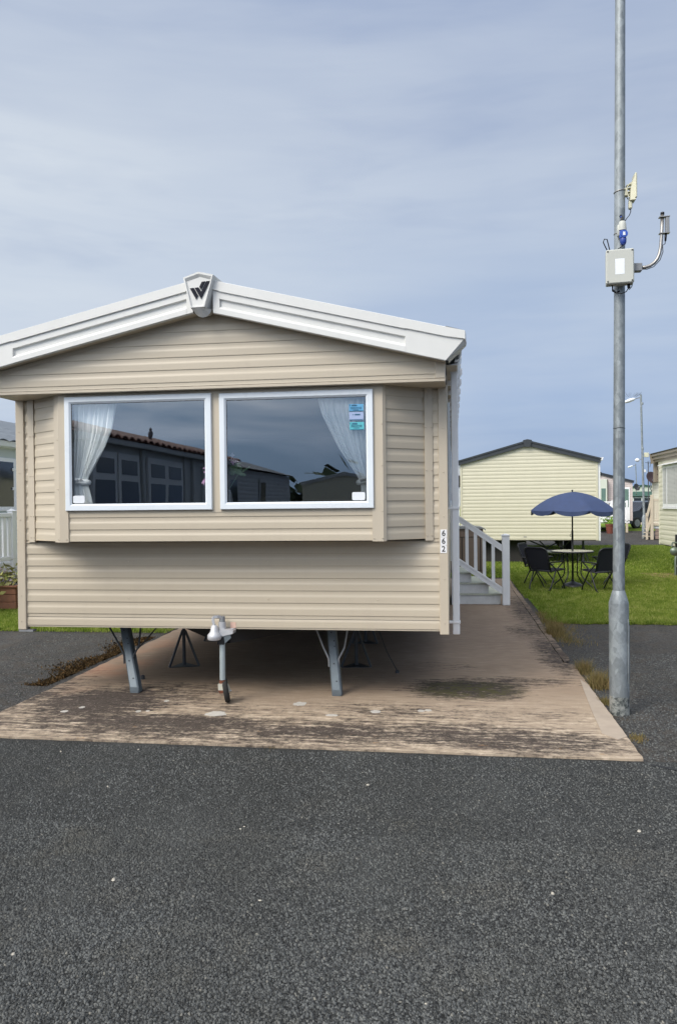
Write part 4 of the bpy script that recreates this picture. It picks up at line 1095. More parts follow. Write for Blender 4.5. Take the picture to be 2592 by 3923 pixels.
# blue power connector
sk = thing('power_connector', 'blue and grey industrial plug and socket fixed to the pole above the box', 'socket', (1.30, PY-.05, 3.7)); KO = (1.30, PY-.05, 3.7)
ty = PY-.075
MB().tube([(1.299, ty+.02, 3.835), (1.302, ty, 3.806)], .006, 8).build('blue_lead', m_blue, sk, True, KO)
MB().lathe((1.300, PY-.041, 3.842), [(.011, -.006), (.011, .006), (.007, .008)], 12, 'y').build('cable_entry', m_cable, sk, False, KO)
MB().lathe((1.303, ty, 3.80), [(.009, .025), (.012, .0), (.012, -.01)], 12).build('strain_relief', m_cable, sk, True, KO)
MB().lathe((1.304, ty, 3.72), [(.031, 0), (.030, .02), (.027, .055), (.021, .07), (.010, .074)], 20).bbox(1.268, 1.29, ty-.01, ty+.03, 3.68, 3.765, .005).build('grey_housing', m_cabinet, sk, 50, KO)
MB().lathe((1.306, ty, 3.665), [(.024, 0), (.027, .015), (.027, .056)], 20).build('blue_housing', m_blue, sk, 50, KO)
MB().lathe((1.313, ty-.012, 3.690), [(.026, -.016), (.028, -.008), (.026, .004)], 20, 'y').build('hinged_cover', m_blue, sk, 50, KO)
MB().bbox(1.302, 1.320, ty-.0312, ty-.0285, 3.676, 3.702, .001).build('cover_label', m_label, sk, False, KO)
MB().lathe((1.310, ty, 3.612), [(.006, -.002), (.017, .002), (.023, .018), (.024, .045), (.020, .055)], 20).build('plug', m_blue2, sk, 50, KO)
MB().tube([(1.310, ty, 3.612), (1.295, ty-.005, 3.595), (1.27, ty-.01, 3.58), (1.245, ty, 3.555)], .004, 6).build('cable', m_cable, sk, True, KO)
c_ = lean(3.72)
MB().tube([(c_+.0415*math.cos(t), PY+.0415*math.sin(t), 3.718) for t in [2*math.pi*k/24 for k in range(24)]], .0035, 6, closed=True).build('strap', m_steel, sk, True, KO)

# junction box
jb = thing('junction_box', 'square pale grey junction box with blank white label on the pole', 'junction box', (1.275, PY-.05, 3.28)); JO = (1.275, PY-.05, 3.28)
a = R(-6)
def rotb(mb, c=(1.278, PY-.085)):
    mb.v = [(c[0]+(x-c[0])*math.cos(a)-(y-c[1])*math.sin(a), c[1]+(x-c[0])*math.sin(a)+(y-c[1])*math.cos(a), z) for x, y, z in mb.v]; return mb
JY = PY-.150
rotb(MB().bbox(1.176, 1.378, JY, JY+.03, 3.302, 3.560, .008)).build('box_lid', m_cabinet, jb, False, JO)
rotb(MB().bbox(1.179, 1.375, JY+.032, JY+.105, 3.305, 3.557, .006)).build('box_body', m_cabinet, jb, False, JO)
rotb(MB().bbox(1.243, 1.309, JY-.0008, JY+.001, 3.370, 3.487, .0005)).build('blank_label', m_label, jb, False, JO)
for x, z in ((1.190, 3.545), (1.365, 3.545), (1.190, 3.318), (1.365, 3.318)):
    rotb(MB().lathe((x, JY, z), [(.007, .004), (.007, -.001), (.004, -.0012), (.003, .0)], 10, 'y')).build('lid_screw', m_gasket, jb, False, JO)
MB().tube([(1.20, JY+.07, 3.555), (1.175, JY+.06, 3.60), (1.160, JY+.06, 3.635), (1.168, JY+.06, 3.658), (1.188, JY+.06, 3.655), (1.200, JY+.065, 3.61), (1.212, JY+.07, 3.558)], .0042, 7).build('looped_cable', m_cable, jb, True, JO)
MB().lathe((1.345, JY+.06, 3.275), [(.009, .0), (.012, .008), (.012, .03)], 12).build('cable_gland', m_cable, jb, True, JO)
MB().tube([(1.225, JY+.07, 3.305), (1.23, JY+.07, 3.275), (1.255, JY+.06, 3.245), (1.29, JY+.05, 3.235), (1.325, JY+.06, 3.25), (1.345, JY+.06, 3.28)], .0038, 7).build('cable', m_cable, jb, True, JO)
MB().tube([(1.228, JY+.07, 3.305), (1.232, JY+.09, 3.268), (1.26, JY+.10, 3.255), (1.285, JY+.105, 3.27)], .006, 7).build('cable', m_cable, jb, True, JO)
# swan neck bracket with aerial unit
ar = thing('bracket_aerial', 'small grey aerial unit on a curved steel tube arm right of the box', 'aerial', (1.50, PY-.05, 3.43)); EO = (1.50, PY-.05, 3.43)
ey = PY-.07
MB().bbox(1.380, 1.443, ey-.03, ey+.03, 3.402, 3.462, .004).build('arm_clamp', m_grey, ar, False, EO)
MB().tube([(1.435, ey, 3.434), (1.47, ey, 3.434), (1.505, ey, 3.444), (1.535, ey, 3.464), (1.558, ey, 3.492), (1.574, ey, 3.53), (1.584, ey, 3.58), (1.590, ey, 3.66), (1.597, ey, 3.83)], .0125, 14).build('curved_arm', m_steel, ar, True, EO)
MB().lathe((1.5975, ey, 3.825), [(.0145, 0), (.0145, .016), (.012, .019)], 14).build('arm_cap', m_cable, ar, True, EO)
MB().bbox(1.618, 1.644, ey-.02, ey+.02, 3.684, 3.802, .004).build('aerial_unit', m_grey, ar, False, EO)
for z in (3.805, 3.682): MB().bar((1.572, ey, z), (1.648, ey, z+.002), .045, .006, up=(0, 0, 1)).build('u_bracket', m_steel, ar, False, EO)
MB().tube([(1.622, ey, 3.682), (1.620, ey, 3.66), (1.618, ey, 3.625)], [.009, .009, .007], 10).build('connector', m_cable, ar, True, EO)
MB().tube([(1.618, ey, 3.625), (1.612, ey-.01, 3.600), (1.594, ey-.012, 3.59), (1.597, ey-.01, 3.54), (1.575, ey-.012, 3.48), (1.53, ey-.012, 3.432), (1.48, ey-.012, 3.415), (1.44, ey-.01, 3.418)], .0032, 7).build('cable', m_cable, ar, True, EO)
MB().tube([(1.388, ey, 3.402), (1.384, ey, 3.34), (1.37, ey, 3.29), (1.352, ey, 3.27), (1.346, ey, 3.285)], .0032, 7).build('cable', m_cable, ar, True, EO)

# ================================================================== entrance steps
SX, SY = .40, 12.95
stp = thing('entrance_steps', 'white steps with slatted handrail leading up to the caravan side door', 'steps', (SX, SY, .03)); SO = (SX, SY, .03)
levels = ((.760, .030, .205), (.572, .205, .380), (.300, .380, .545), (.080, .545, .700))
for i, (xr, z0, z1) in enumerate(levels):
    MB().bbox(.0, xr-.008, SY+.012, SY+1.12, z0+.001, z1-.030, .003).build('riser_panel', m_step, stp, False, SO)
    MB().bbox(.0, xr+.012, SY-.006, SY+1.15, z1-.029, z1-.001, .003).build('tread', m_tread, stp, False, SO)
MB().bbox(.777, .892, SY-.10, SY+.012, .031, 1.130, .006).add([], []).build('newel_post', m_white, stp, False, SO)
MB().add([(.768, SY-.109, 1.131), (.901, SY-.109, 1.131), (.901, SY+.021, 1.131), (.768, SY+.021, 1.131), (.768, SY-.109, 1.142), (.901, SY-.109, 1.142), (.901, SY+.021, 1.142), (.768, SY+.021, 1.142), (.834, SY-.044, 1.166)],
         [(0, 1, 5, 4), (1, 2, 6, 5), (2, 3, 7, 6), (3, 0, 4, 7), (4, 5, 8), (5, 6, 8), (6, 7, 8), (7, 4, 8), (0, 1, 2, 3)]).build('post_cap', m_white, stp, False, SO)
def rail(xa, za, xb, zb_, hgt, nm):
    MB().prism([(xa, za), (xb, zb_), (xb, zb_-hgt), (xa, za-hgt)], SY-.085, SY-.020, 'xz').build(nm, m_white, stp, False, SO)
    MB().prism([(xa, za+.003), (xb, zb_+.003), (xb, zb_-.030), (xa, za-.030)], SY-.092, SY-.013, 'xz').build(nm+'_cap', m_white, stp, False, SO)


rail(.02, 1.512, .776, .985, .105, 'hand_rail'); rail(.02, .825, .776, .308, .105, 'bottom_rail')
for xc in (.228, .362, .497, .637):
    zt_, zb_ = 1.512-.697*(xc-.02)-.09, .825-.684*(xc-.02)
    MB().bbox(xc-.026, xc+.026, SY-.075, SY-.035, zb_-.02, zt_, .004).build('baluster', m_white, stp, False, SO)
MB().bbox(-.02, .07, SY-.1, SY, .031, 1.62, .006).build('newel_post', m_white, stp, False, SO)

# brown storage box
bx_ = thing('storage_box', 'brown panelled plastic storage box behind the entrance steps', 'storage box', (.35, 18.9, .03)); BO = (.35, 18.9, .03)
MB().bbox(-.25, .70, 18.68, 19.3, .03, 1.06, .01).build('box_body', m_brownbox, bx_, False, BO)
MB().prism([(-.28, 1.062), (-.28, 1.11), (.45, 1.13), (.68, 1.10), (.76, 1.05), (.76, 1.02), (.70, 1.062)], 18.62, 19.35, 'xz').build('lid', m_grey, bx_, False, BO)
for k in range(7):
    x = -.20+.14*k; MB().bbox(x+.01, x+.122, 18.664, 18.682, .10, .86, .004).build('front_panel', m_brownbox, bx_, False, BO)
MB().box(-.2, .66, 18.672, 18.679, .09, .87).build('panel_recess', m_brownline, bx_, False, BO)
MB().bbox(-.25, .70, 18.655, 18.68, .875, 1.055, .005).build('top_rail', m_brownbox, bx_, False, BO)

# ================================================================== other caravans


def caravan(name, label, loc, rz, w, L, zb, ze, zr, wall, trimc, pitch=.10, roofh=.12, boards=True, left=False, rightpipe=True, hole=None, sidejoin=True):
    t = thing(name, label, 'static caravan', loc, rz)
    h = w/2; sl = (zr-ze)/h
    fwm = MB().prism([(-h+.03, zb+.01), (h-.03, zb+.01), (h-.03, ze-.06), (0, zr-.06), (-h+.03, ze-.06)], .012, .04, 'xz').build('front_wall', wall, t)
    siding(fwm, (0, 0), (1, 0), (0, 1), -h+.04, h-.04, zb, zr-.05, zb+.02, pitch, wall, clip=lambda z: (-(zr-.04-z)/sl, (zr-.04-z)/sl), join=not boards)
    for s in (-1, 1):
        sw = MB().box(min(s*h, s*(h-.02)), max(s*h, s*(h-.02)), .03, L, zb, ze).build('side_wall', wall, t)
        if s == -1 and left: siding(sw, (-h, 0), (0, 1), (1, 0), .06, L-.04, zb, ze-.02, zb+.02, pitch, wall, join=not boards)
        MB().bbox(s*h-.03-.012*s, s*h+.03-.012*s, -.012, .03, zb-.01, ze-.01, .004).build('corner_trim', wall, t)
    MB().box(-h, h, L-.02, L, zb, ze).build('rear_wall', wall, t)
    MB().add([(-h-.06, -.05, ze-.012), (0, -.05, zr), (h+.06, -.05, ze-.012), (h+.06, L+.05, ze-.012), (0, L+.05, zr), (-h-.06, L+.05, ze-.012)], [(0, 1, 4, 5), (1, 2, 3, 4)]).build('roof', trimc, t)
    for s in (-1, 1):
        fa = MB().prism([(0, zr+.02), (s*(h+.08), ze+.0), (s*(h+.08), ze-roofh), (0, zr-roofh)], -.075, -.035, 'xz').build('roof_fascia', trimc, t)
        MB().prism([(0, zr+.035), (s*(h+.10), ze+.012), (s*(h+.10), ze-.03), (0, zr-.012)], -.095, -.0755, 'xz').build('fascia_lip', trimc, fa)
    MB().prism([(-.12, zr+.03), (0, zr+.055), (.12, zr+.03), (.07, zr-.15), (-.07, zr-.15)], -.12, -.0955, 'xz').build('ridge_badge', trimc, t)
    MB().box(-h+.05, h-.05, .05, L-.05, zb-.02, zb-.005).build('underfloor', m_dark, t)
    ch_ = MB().box(-.9, -.8, .2, L-.2, zb-.2, zb-.021).box(.8, .9, .2, L-.2, zb-.2, zb-.021).build('chassis_rail', m_dark, t)
    for s in (-1, 1):
        for y in (L*.45, L*.55): MB().lathe((s*1.25, y, .3), [(.27, -.09), (.3, -.06), (.3, .06), (.27, .09)], 16, 'x').build('wheel', m_rubber, t)
    if rightpipe:
        MB().bbox(h+.005, h+.075, .02, .09, zb-.02, ze-.09, .005).build('downpipe', m_white, t)
        MB().prism([(h-.02, ze-.05), (h+.13, ze-.05), (h+.16, ze+.03), (h-.02, ze+.03)], .0, L, 'xz').build('gutter', m_white, t)
    return t


c2 = caravan('static_caravan', 'cream caravan end wall with dark charcoal roof edge behind the garden table', (2.02, 22.0, 0), R(-5), 3.58, 9.0, .645, 2.80, 3.30, m_cream2, m_charc, pitch=.0975)
MB().bbox(-1.87, -1.80, -.02, .2, 2.1, 2.42, .01).build('meter_box', m_gasket, c2)
MB().bbox(-1.90, -1.83, .02, .1, .65, 2.7, .005).build('downpipe', m_white, c2)
MB().box(-1.75, -.05, .35, .38, .0, .64).build('shade_panel', m_dark, c2)  # dark sheet standing in for the shade under the left half
MB().box(-1.6, 1.6, 8.0, 8.02, .25, .64).build('dark_backing', m_dark, c2)
MB().bbox(-.12, -.04, -.004, .0, .72, .74, .001).build('small_vent', m_grey, c2)
for x, y in ((-.1, .5), (.9, .7), (1.45, .5)):
    MB().tube([(x, y, .0), (x, y, .63)], .03, 8).tube([(x-.15, y, 0), (x, y, .5)], .015, 6).tube([(x+.15, y, 0), (x, y, .5)], .015, 6).build('support_leg', m_dkbare, c2)
MB().tube([(.4, .4, .32), (1.35, .4, .30)], .055, 12).build('waste_pipe', m_grey, c2)
MB().tube([(.3, .5, .6), (.7, .5, .2), (1.1, .5, .6)], .02, 6).tube([(0, .6, .62), (.5, .6, .40), (.9, .6, .62)], .02, 6).build('pipework', m_dkbare, c2)

# right-hand caravan (long side faces the lawn)
c3 = thing('static_caravan', 'pale cream caravan with blinds in its side window at the right edge', 'static caravan', (5.1, 20.8, 0)); C3 = (5.1, 20.8, 0)
sw = MB().box(5.125, 5.14, 11.0, 20.76, .60, 2.72).build('side_wall', m_cream3, c3, False, C3)
siding(sw, (0, 0), (0, -1), (1, 0), .05, .42, 1.50, 2.66, .62, .1165, m_cream3, dep=1.1)
siding(sw, (0, 0), (0, -1), (1, 0), .05, 9.8, .60, 1.50, .62, .1165, m_cream3, dep=1.1)
siding(sw, (0, 0), (0, -1), (1, 0), .42, 9.8, 2.52, 2.66, .62, .1165, m_cream3, dep=1.1)
MB().box(5.1, 8.7, 20.74, 20.76, .60, 2.75).build('end_wall', m_cream3, c3, False, C3)
MB().bbox(5.088, 5.13, 20.74, 20.80, .585, 2.66, .005).build('corner_trim', m_cream3, c3, False, C3)
ro = MB().add([(4.97, 10.8, 2.84), (4.97, 21.12, 2.84), (6.9, 21.12, 3.35), (6.9, 10.8, 3.35), (8.85, 21.12, 2.84), (8.85, 10.8, 2.84)], [(0, 1, 2, 3), (3, 2, 4, 5)]).build('roof', m_browntrim, c3, False, C3)
MB().prism([(4.96, 2.855), (4.99, 2.845), (4.99, 2.78), (5.03, 2.765), (5.03, 2.70), (5.07, 2.69), (5.07, 2.64), (5.10, 2.64), (5.10, 2.84)], 10.8, 21.10, 'xz').build('eaves_fascia', m_browntrim, c3, False, C3)
MB().prism([(4.95, 2.86), (5.1, 2.84), (5.1, 2.62), (4.99, 2.60)], 21.105, 21.135, 'xz').build('fascia_end', m_browntrim, c3, False, C3)
wv = MB().bbox(5.075, 5.12, 16.9, 20.36, 1.505, 2.515, .006).build('window', m_white, c3, False, C3)
MB().box(5.070, 5.0745, 20.02, 20.28, 1.60, 2.45).build('pane', M('window behind blind', (.30, .31, .31), .3), wv, False, C3)
MB().box(5.070, 5.0745, 17.0, 19.92, 1.60, 2.45).build('pane', bpy.data.materials['window behind blind'], wv, False, C3)
mb = MB()
for k in range(28):
    z = 1.615+k*.030; mb.box(5.064, 5.069, 20.03, 20.27, z, z+.018).box(5.064, 5.069, 17.02, 19.9, z, z+.018)
mb.build('blind_slats', m_blind, wv, False, C3)['kind'] = 'stuff'
MB().prism([(4.98, 2.53), (5.11, 2.57), (5.11, 2.545), (4.98, 2.515)], 16.7, 20.45, 'xz').build('window_canopy', m_white, c3, False, C3)
MB().bbox(5.06, 5.13, 16.8, 20.40, 1.47, 1.50, .003).build('sill', m_white, c3, False, C3)
pn = MB().bbox(5.08, 5.20, 21.2, 21.3, 2.13, 2.68, .01).build('corner_panel', m_browntrim, c3, False, C3)
for z in (2.2, 2.33, 2.47, 2.6): MB().lathe((5.16, 21.199, z), [(.012, 0), (.012, -.004)], 8, 'y').build('bolt', m_gasket, pn, False, C3)
MB().box(5.15, 5.4, 20.76, 21.22, 2.15, 2.2).build('panel_bracket', m_browntrim, c3, False, C3)
MB().box(5.2, 8.6, 11, 20.7, .56, .58).build('underfloor', m_dark, c3, False, C3)
MB().box(5.5, 5.6, 11.2, 20.4, .3, .56).build('chassis_rail', m_dark, c3, False, C3)
for y in (12, 14, 16, 18.2, 20.3): MB().bbox(5.5, 5.9, y, y+.4, .0, .3, .01).build('support_block', m_grey, c3, False, C3)

# standpipe with gas regulator
gs = thing('gas_standpipe', 'green-grey gas regulator on a short dark post at the right edge of the lawn', 'gas regulator', (4.83, 18.3, 0)); GO = (4.83, 18.3, 0)
MB().bbox(4.82, 4.88, 18.27, 18.33, 0, .92, .006).build('post', m_frame, gs, False, GO)
MB().lathe((4.78, 18.22, .56), [(.02, .05), (.085, .03), (.095, .0), (.085, -.02), (.04, -.045), (.015, -.05)], 20, 'y').build('regulator_dial', M('grey green metal', (.17, .21, .17), .4, metal=.5), gs, 40, GO)
MB().tube([(4.82, 18.25, .47), (4.80, 18.22, .38), (4.80, 18.22, .0)], .025, 10).tube([(4.84, 18.24, .74), (4.74, 18.22, .75), (4.72, 18.22, .66)], .02, 8).build('gas_pipe', bpy.data.materials['grey green metal'], gs, 40, GO)
MB().bbox(4.805, 4.89, 18.25, 18.265, .21, .26, .002).build('white_tag', m_label, gs, False, GO)
struct(MB().prism([(4.3, 18.0), (4.75, 17.4), (6.5, 17.2), (6.5, 18.8), (4.2, 18.9)], .009, .03, 'xy').build('bare_earth_patch', M('bare clay', (.27, .17, .10), .9, var=.2, vscale=9, bump=.01, bscale=12)))

# far caravans
c4 = caravan('static_caravan', 'pale lilac caravan with white veranda seen between the cream caravan and the pole', (8.10, 46.0, 0), R(-2), 3.5, 8.0, .60, 2.80, 3.28, m_lilac, m_charc, pitch=.11, boards=False, rightpipe=False)
dw = MB().bbox(1.28, 1.62, -.03, .0, .62, 2.45, .01).build('door', m_white, c4); MB().box(1.34, 1.56, -.033, -.031, 1.35, 2.35).build('pane', M('green curtained glass', (.12, .20, .17), .2), dw)
bw = MB().bbox(-.02, .38, -.35, -.01, .62, 2.9, .01).build('bay', m_mint, c4); MB().box(.06, .30, -.353, -.351, 1.4, 2.4).build('pane', bpy.data.materials['green curtained glass'], bw)
MB().bbox(.385, .42, -.36, -.01, .5, 2.9, .01).build('bay_post', m_brownline, c4)
dk = thing('veranda', 'white veranda railing in front of the lilac caravan', 'veranda', (8.95, 44.9, 0)); DO = (8.95, 44.9, 0)
MB().bbox(7.7, 9.36, 44.3, 45.8, .50, .62, .01).build('deck_floor', m_white, dk, False, DO)
for x in (7.76, 8.45, 9.22): MB().bbox(x-.05, x+.05, 44.25, 44.35, .62, 1.72, .01).build('post', m_white, dk, False, DO); MB().bbox(x-.06, x+.06, 44.3, 44.4, 0, .5, .01).build('deck_leg', m_wood, dk, False, DO)
MB().bbox(7.76, 9.22, 44.27, 44.33, 1.60, 1.68, .005).build('top_rail', m_white, dk, False, DO); MB().bbox(7.76, 9.22, 44.27, 44.33, .70, .76, .005).build('bottom_rail', m_white, dk, False, DO)
for k in range(11): MB().bbox(7.86+.12*k, 7.92+.12*k, 44.285, 44.315, .76, 1.60, .003).build('baluster', m_white, dk, False, DO)


def leaves(n, c, rad, size, par, off, mat, name='foliage'):
    mb = MB()
    for _ in range(n):
        p = Vector(c)+Vector((random.gauss(0, rad[0]), random.gauss(0, rad[1]), abs(random.gauss(0, rad[2]))))
        d = Vector((random.uniform(-1, 1), random.uniform(-1, 1), random.uniform(-.2, 1))).normalized(); e = d.cross(Vector((random.random(), random.random(), .3))).normalized()
        s = size*random.uniform(.6, 1.3); mb.add([p, p+d*s*.5+e*s*.22, p+d*s, p+d*s*.5-e*s*.22], [(0, 1, 2), (0, 2, 3)])
    return stuff(mb.build(name, mat, par, False, off))


pt = thing('potted_plant', 'terracotta pot of bright green leaves under the far veranda', 'plant pot', (8.15, 43.2, 0)); TO = (8.15, 43.2, 0)
MB().lathe(TO, [(.17, 0), (.24, .42), (.26, .42), (.26, .50), (.22, .50), (.2, .46)], 16).build('pot', m_terra, pt, 40, TO)
leaves(160, (8.12, 43.2, .48), (.16, .14, .2), .16, pt, TO, m_freshleaf)

c5 = caravan('static_caravan', 'distant pale mint caravan with dark green roof and bay canopy', (15.9, 70.0, 0), R(0), 4.2, 8.0, .6, 2.72, 3.05, m_mint, m_greenroof, pitch=.14, boards=False, rightpipe=False)
bay5 = MB().bbox(-1.0, 1.25, -.6, 0, .9, 2.0, .02).build('bay', m_white, c5)
for k in range(3): MB().box(-.9+.75*k, -.3+.75*k, -.605, -.601, 1.2, 1.95).build('pane', m_dkglass, bay5)
MB().add([(-1.25, -.8, 2.1), (1.5, -.8, 2.1), (1.5, 0, 2.1), (-1.25, 0, 2.1), (-.8, -.3, 2.5), (1.0, -.3, 2.5), (1.0, 0, 2.5), (-.8, 0, 2.5)], [(0, 1, 5, 4), (1, 2, 6, 5), (3, 0, 4, 7), (4, 5, 6, 7), (0, 1, 2, 3)]).build('bay_roof', m_greenroof, c5)


def dish(label, loc, rad, mat, aim):
    t = thing('satellite_dish', label, 'satellite dish', loc)
    mb = MB().lathe((0, 0, 0), [(.01, 0), (rad*.5, -rad*.08), (rad, -rad*.3), (rad*1.02, -rad*.3), (rad*.5, -rad*.04), (.01, .03)], 20, 'y')
    rm_ = Matrix.Rotation(aim, 3, 'Z') @ Matrix.Rotation(R(-20), 3, 'X'); mb.v = [tuple(rm_ @ Vector(p)) for p in mb.v]; mb.build('reflector', mat, t, True)
    q = rm_ @ Vector((0, -rad*1.1, -rad*.2)); MB().tube([(0, 0, -rad*.9), tuple(q)], rad*.06, 6).build('feed_arm', m_grey, t)
    MB().bbox(q.x-.04, q.x+.04, q.y-.05, q.y+.02, q.z-.03, q.z+.05, .005).build('feed_horn', m_grey, t)
    MB().tube([(0, .05, 0), (0, .08, -loc[2]+.0)] if loc[2] < 1 else [(0, .04, .05), (0, .06, -.5), (.1, .3, -.6)], rad*.08, 6).build('mount', m_grey, t)
    return t


dish('dark satellite dish standing beside the distant mint caravan roof', (15.0, 68.5, 2.82), .30, M('black mesh dish', (.03, .03, .035), .5), R(30))
dish('brown satellite dish on the mast beside the right-hand caravan', (8.92, 37.8, 2.72), .27, M('brown dish', (.06, .035, .035), .5), R(20))
am = thing('aerial_mast', 'thin television aerial mast rising left of the right-hand caravan', 'aerial mast', (8.83, 37.9, 0)); MO = (8.83, 37.9, 0)
MB().tube([(8.83, 37.9, .0), (8.83, 37.9, 3.45)], .022, 8).build('mast', m_dkbare, am, True, MO)
MB().bar((8.70, 37.9, 3.42), (9.12, 37.9, 3.38), .02).bar((8.85, 37.7, 3.48), (8.85, 38.1, 3.48), .014).bar((8.95, 37.7, 3.43), (8.95, 38.1, 3.43), .014).bar((9.05, 37.7, 3.41), (9.05, 38.1, 3.41), .014).bar((8.9, 37.9, 3.2), (8.96, 37.9, 3.5), .015).build('aerial', m_dkbare, am, False, MO)
MB().bbox(8.62, 8.72, 37.85, 37.9, 2.98, 3.10, .01).bar((8.72, 37.88, 3.0), (8.83, 37.9, 2.98), .015).build('small_aerial', m_white, am, False, MO)
MB().bar((8.83, 37.9, 2.22), (8.95, 37.9, 2.22), .02).bar((8.83, 37.9, 2.08), (8.95, 37.9, 2.08), .02).build('wall_bracket', m_dkbare, am, False, MO)

# caravan 6 behind, with timber veranda and stairs
c6 = caravan('static_caravan', 'cream caravan with timber veranda partly hidden behind the right-hand caravan', (10.80, 37.5, 0), R(-17), 3.7, 9, .62, 2.62, 3.0, m_cream3, m_browntrim, pitch=.115, boards=False, rightpipe=False)
v6 = thing('timber_veranda', 'cream timber veranda with stairs beside the second lamp post', 'veranda', (8.80, 36.7, 0)); VO = (8.80, 36.7, 0)
MB().bbox(8.48, 10.00, 35.9, 37.9, .60, .70, .01).build('deck_floor', m_wood, v6, False, VO)
for x, z1 in ((8.50, 1.93), (9.12, 1.80)): MB().bbox(x-.06, x+.06, 35.84, 35.96, 0, z1, .01).build('post', m_wood, v6, False, VO)
MB().bbox(8.26, 8.35, 35.9, 36.0, 0, 1.15, .01).build('stair_post', m_wood, v6, False, VO)
MB().bbox(8.50, 9.30, 35.87, 35.93, 1.66, 1.76, .005).build('top_rail', m_wood, v6, False, VO); MB().bbox(8.50, 9.30, 35.87, 35.93, .78, .86, .005).build('bottom_rail', m_wood, v6, False, VO)
for k in range(9): MB().bbox(8.58+.075*k, 8.62+.075*k, 35.885, 35.915, .86, 1.66, .003).build('baluster', m_wood, v6, False, VO)
MB().bar((8.30, 35.9, 1.0), (8.48, 35.9, 1.70), .06, .09).build('stair_rail', m_wood, v6, False, VO); MB().bar((8.30, 35.9, .35), (8.48, 35.9, 1.02), .06, .09).build('stair_rail', m_wood, v6, False, VO)
for k in range(4): MB().bbox(8.29+.05*k, 8.50, 36.0, 36.8, .12+.155*k, .15+.155*k, .005).build('stair_tread', m_wood, v6, False, VO)
for k in range(3): MB().bbox(8.65, 9.30, 35.98, 36.0, .03+.17*k, .18+.17*k, .005).build('skirt_board', m_wood2, v6, False, VO)
MB().bbox(8.56, 9.30, 35.96, 35.98, .48, .59, .005).build('skirt_board', m_step, v6, False, VO)


# distant lamp posts
def lamp(label, x, y, H, rb, head, extra=False):
    t = thing('lamp_post', label, 'lamp post', (x, y, 0))
    MB().lathe((0, 0, 0), [(rb, 0), (rb, .93), (rb*.58, 1.05)], 16).build('post_base', m_galv, t, 35)
    MB().tube([(0, 0, 1.0), (-.05, 0, 3.6), (-.10, 0, H)], [rb*.56, rb*.50, rb*.44], 12).build('post_shaft', m_galv, t, 40)
    for z in (3.95, 5.95):
        if z < H: MB().lathe((-.05, 0, z), [(rb*.56, 0), (rb*.6, .03), (rb*.6, .08), (rb*.5, .1)], 12).build('collar', m_galv, t, 40)
    MB().bar((-.10, 0, H-.12), (-.42, 0, H-.20), .04).build('lamp_arm', m_steel, t)
    hd = MB(); hd.v = []
    hd.lathe((0, 0, 0), [(.02, -.30), (.11, -.22), (.15, -.05), (.13, .12), (.06, .22)], 14, 'x'); rr_ = Matrix.Rotation(R(-18), 3, 'Y')
    hd.v = [tuple(rr_ @ Vector((a, b*.9, c*.55))+Vector((-.55, 0, H-.24))) for a, b, c in hd.v]; hd.build('lamp_head', m_white, t, True)
    if head:
        mb = MB()
        for k in range(26): a = random.uniform(-.95, -.05); mb.tube([(a*.5-.25, random.uniform(-.08, .08), H-.08), (a, random.uniform(-.1, .1), H+random.uniform(.02, .14))], .003, 3)
        stuff(mb.build('bird_spikes', m_dkbare, t))
    if extra:
        MB().bbox(.02, .21, -.06, .06, 3.62, 3.82, .01).build('control_box', m_creamp, t)
        MB().bar((-.05, 0, 3.56), (-.22, 0, 3.50), .03).build('floodlight_arm', m_steel, t)
        MB().lathe((-.28, 0, 3.50), [(.03, -.09), (.07, -.04), (.08, .04), (.04, .1)], 12, 'x').build('floodlight', m_white, t, True)
        MB().bbox(.03, rb+.012, -.06, .0, .15, .75, .01).build('access_door', m_galv, t)
    return t


lamp('grey lamp post with small box and lamp head, beside the timber veranda stairs', 8.43, 37.0, 6.4, .095, True, True)
lamp('small distant lamp post rising above the lilac caravan roof', 17.15, 78.0, 5.2, .09, False)


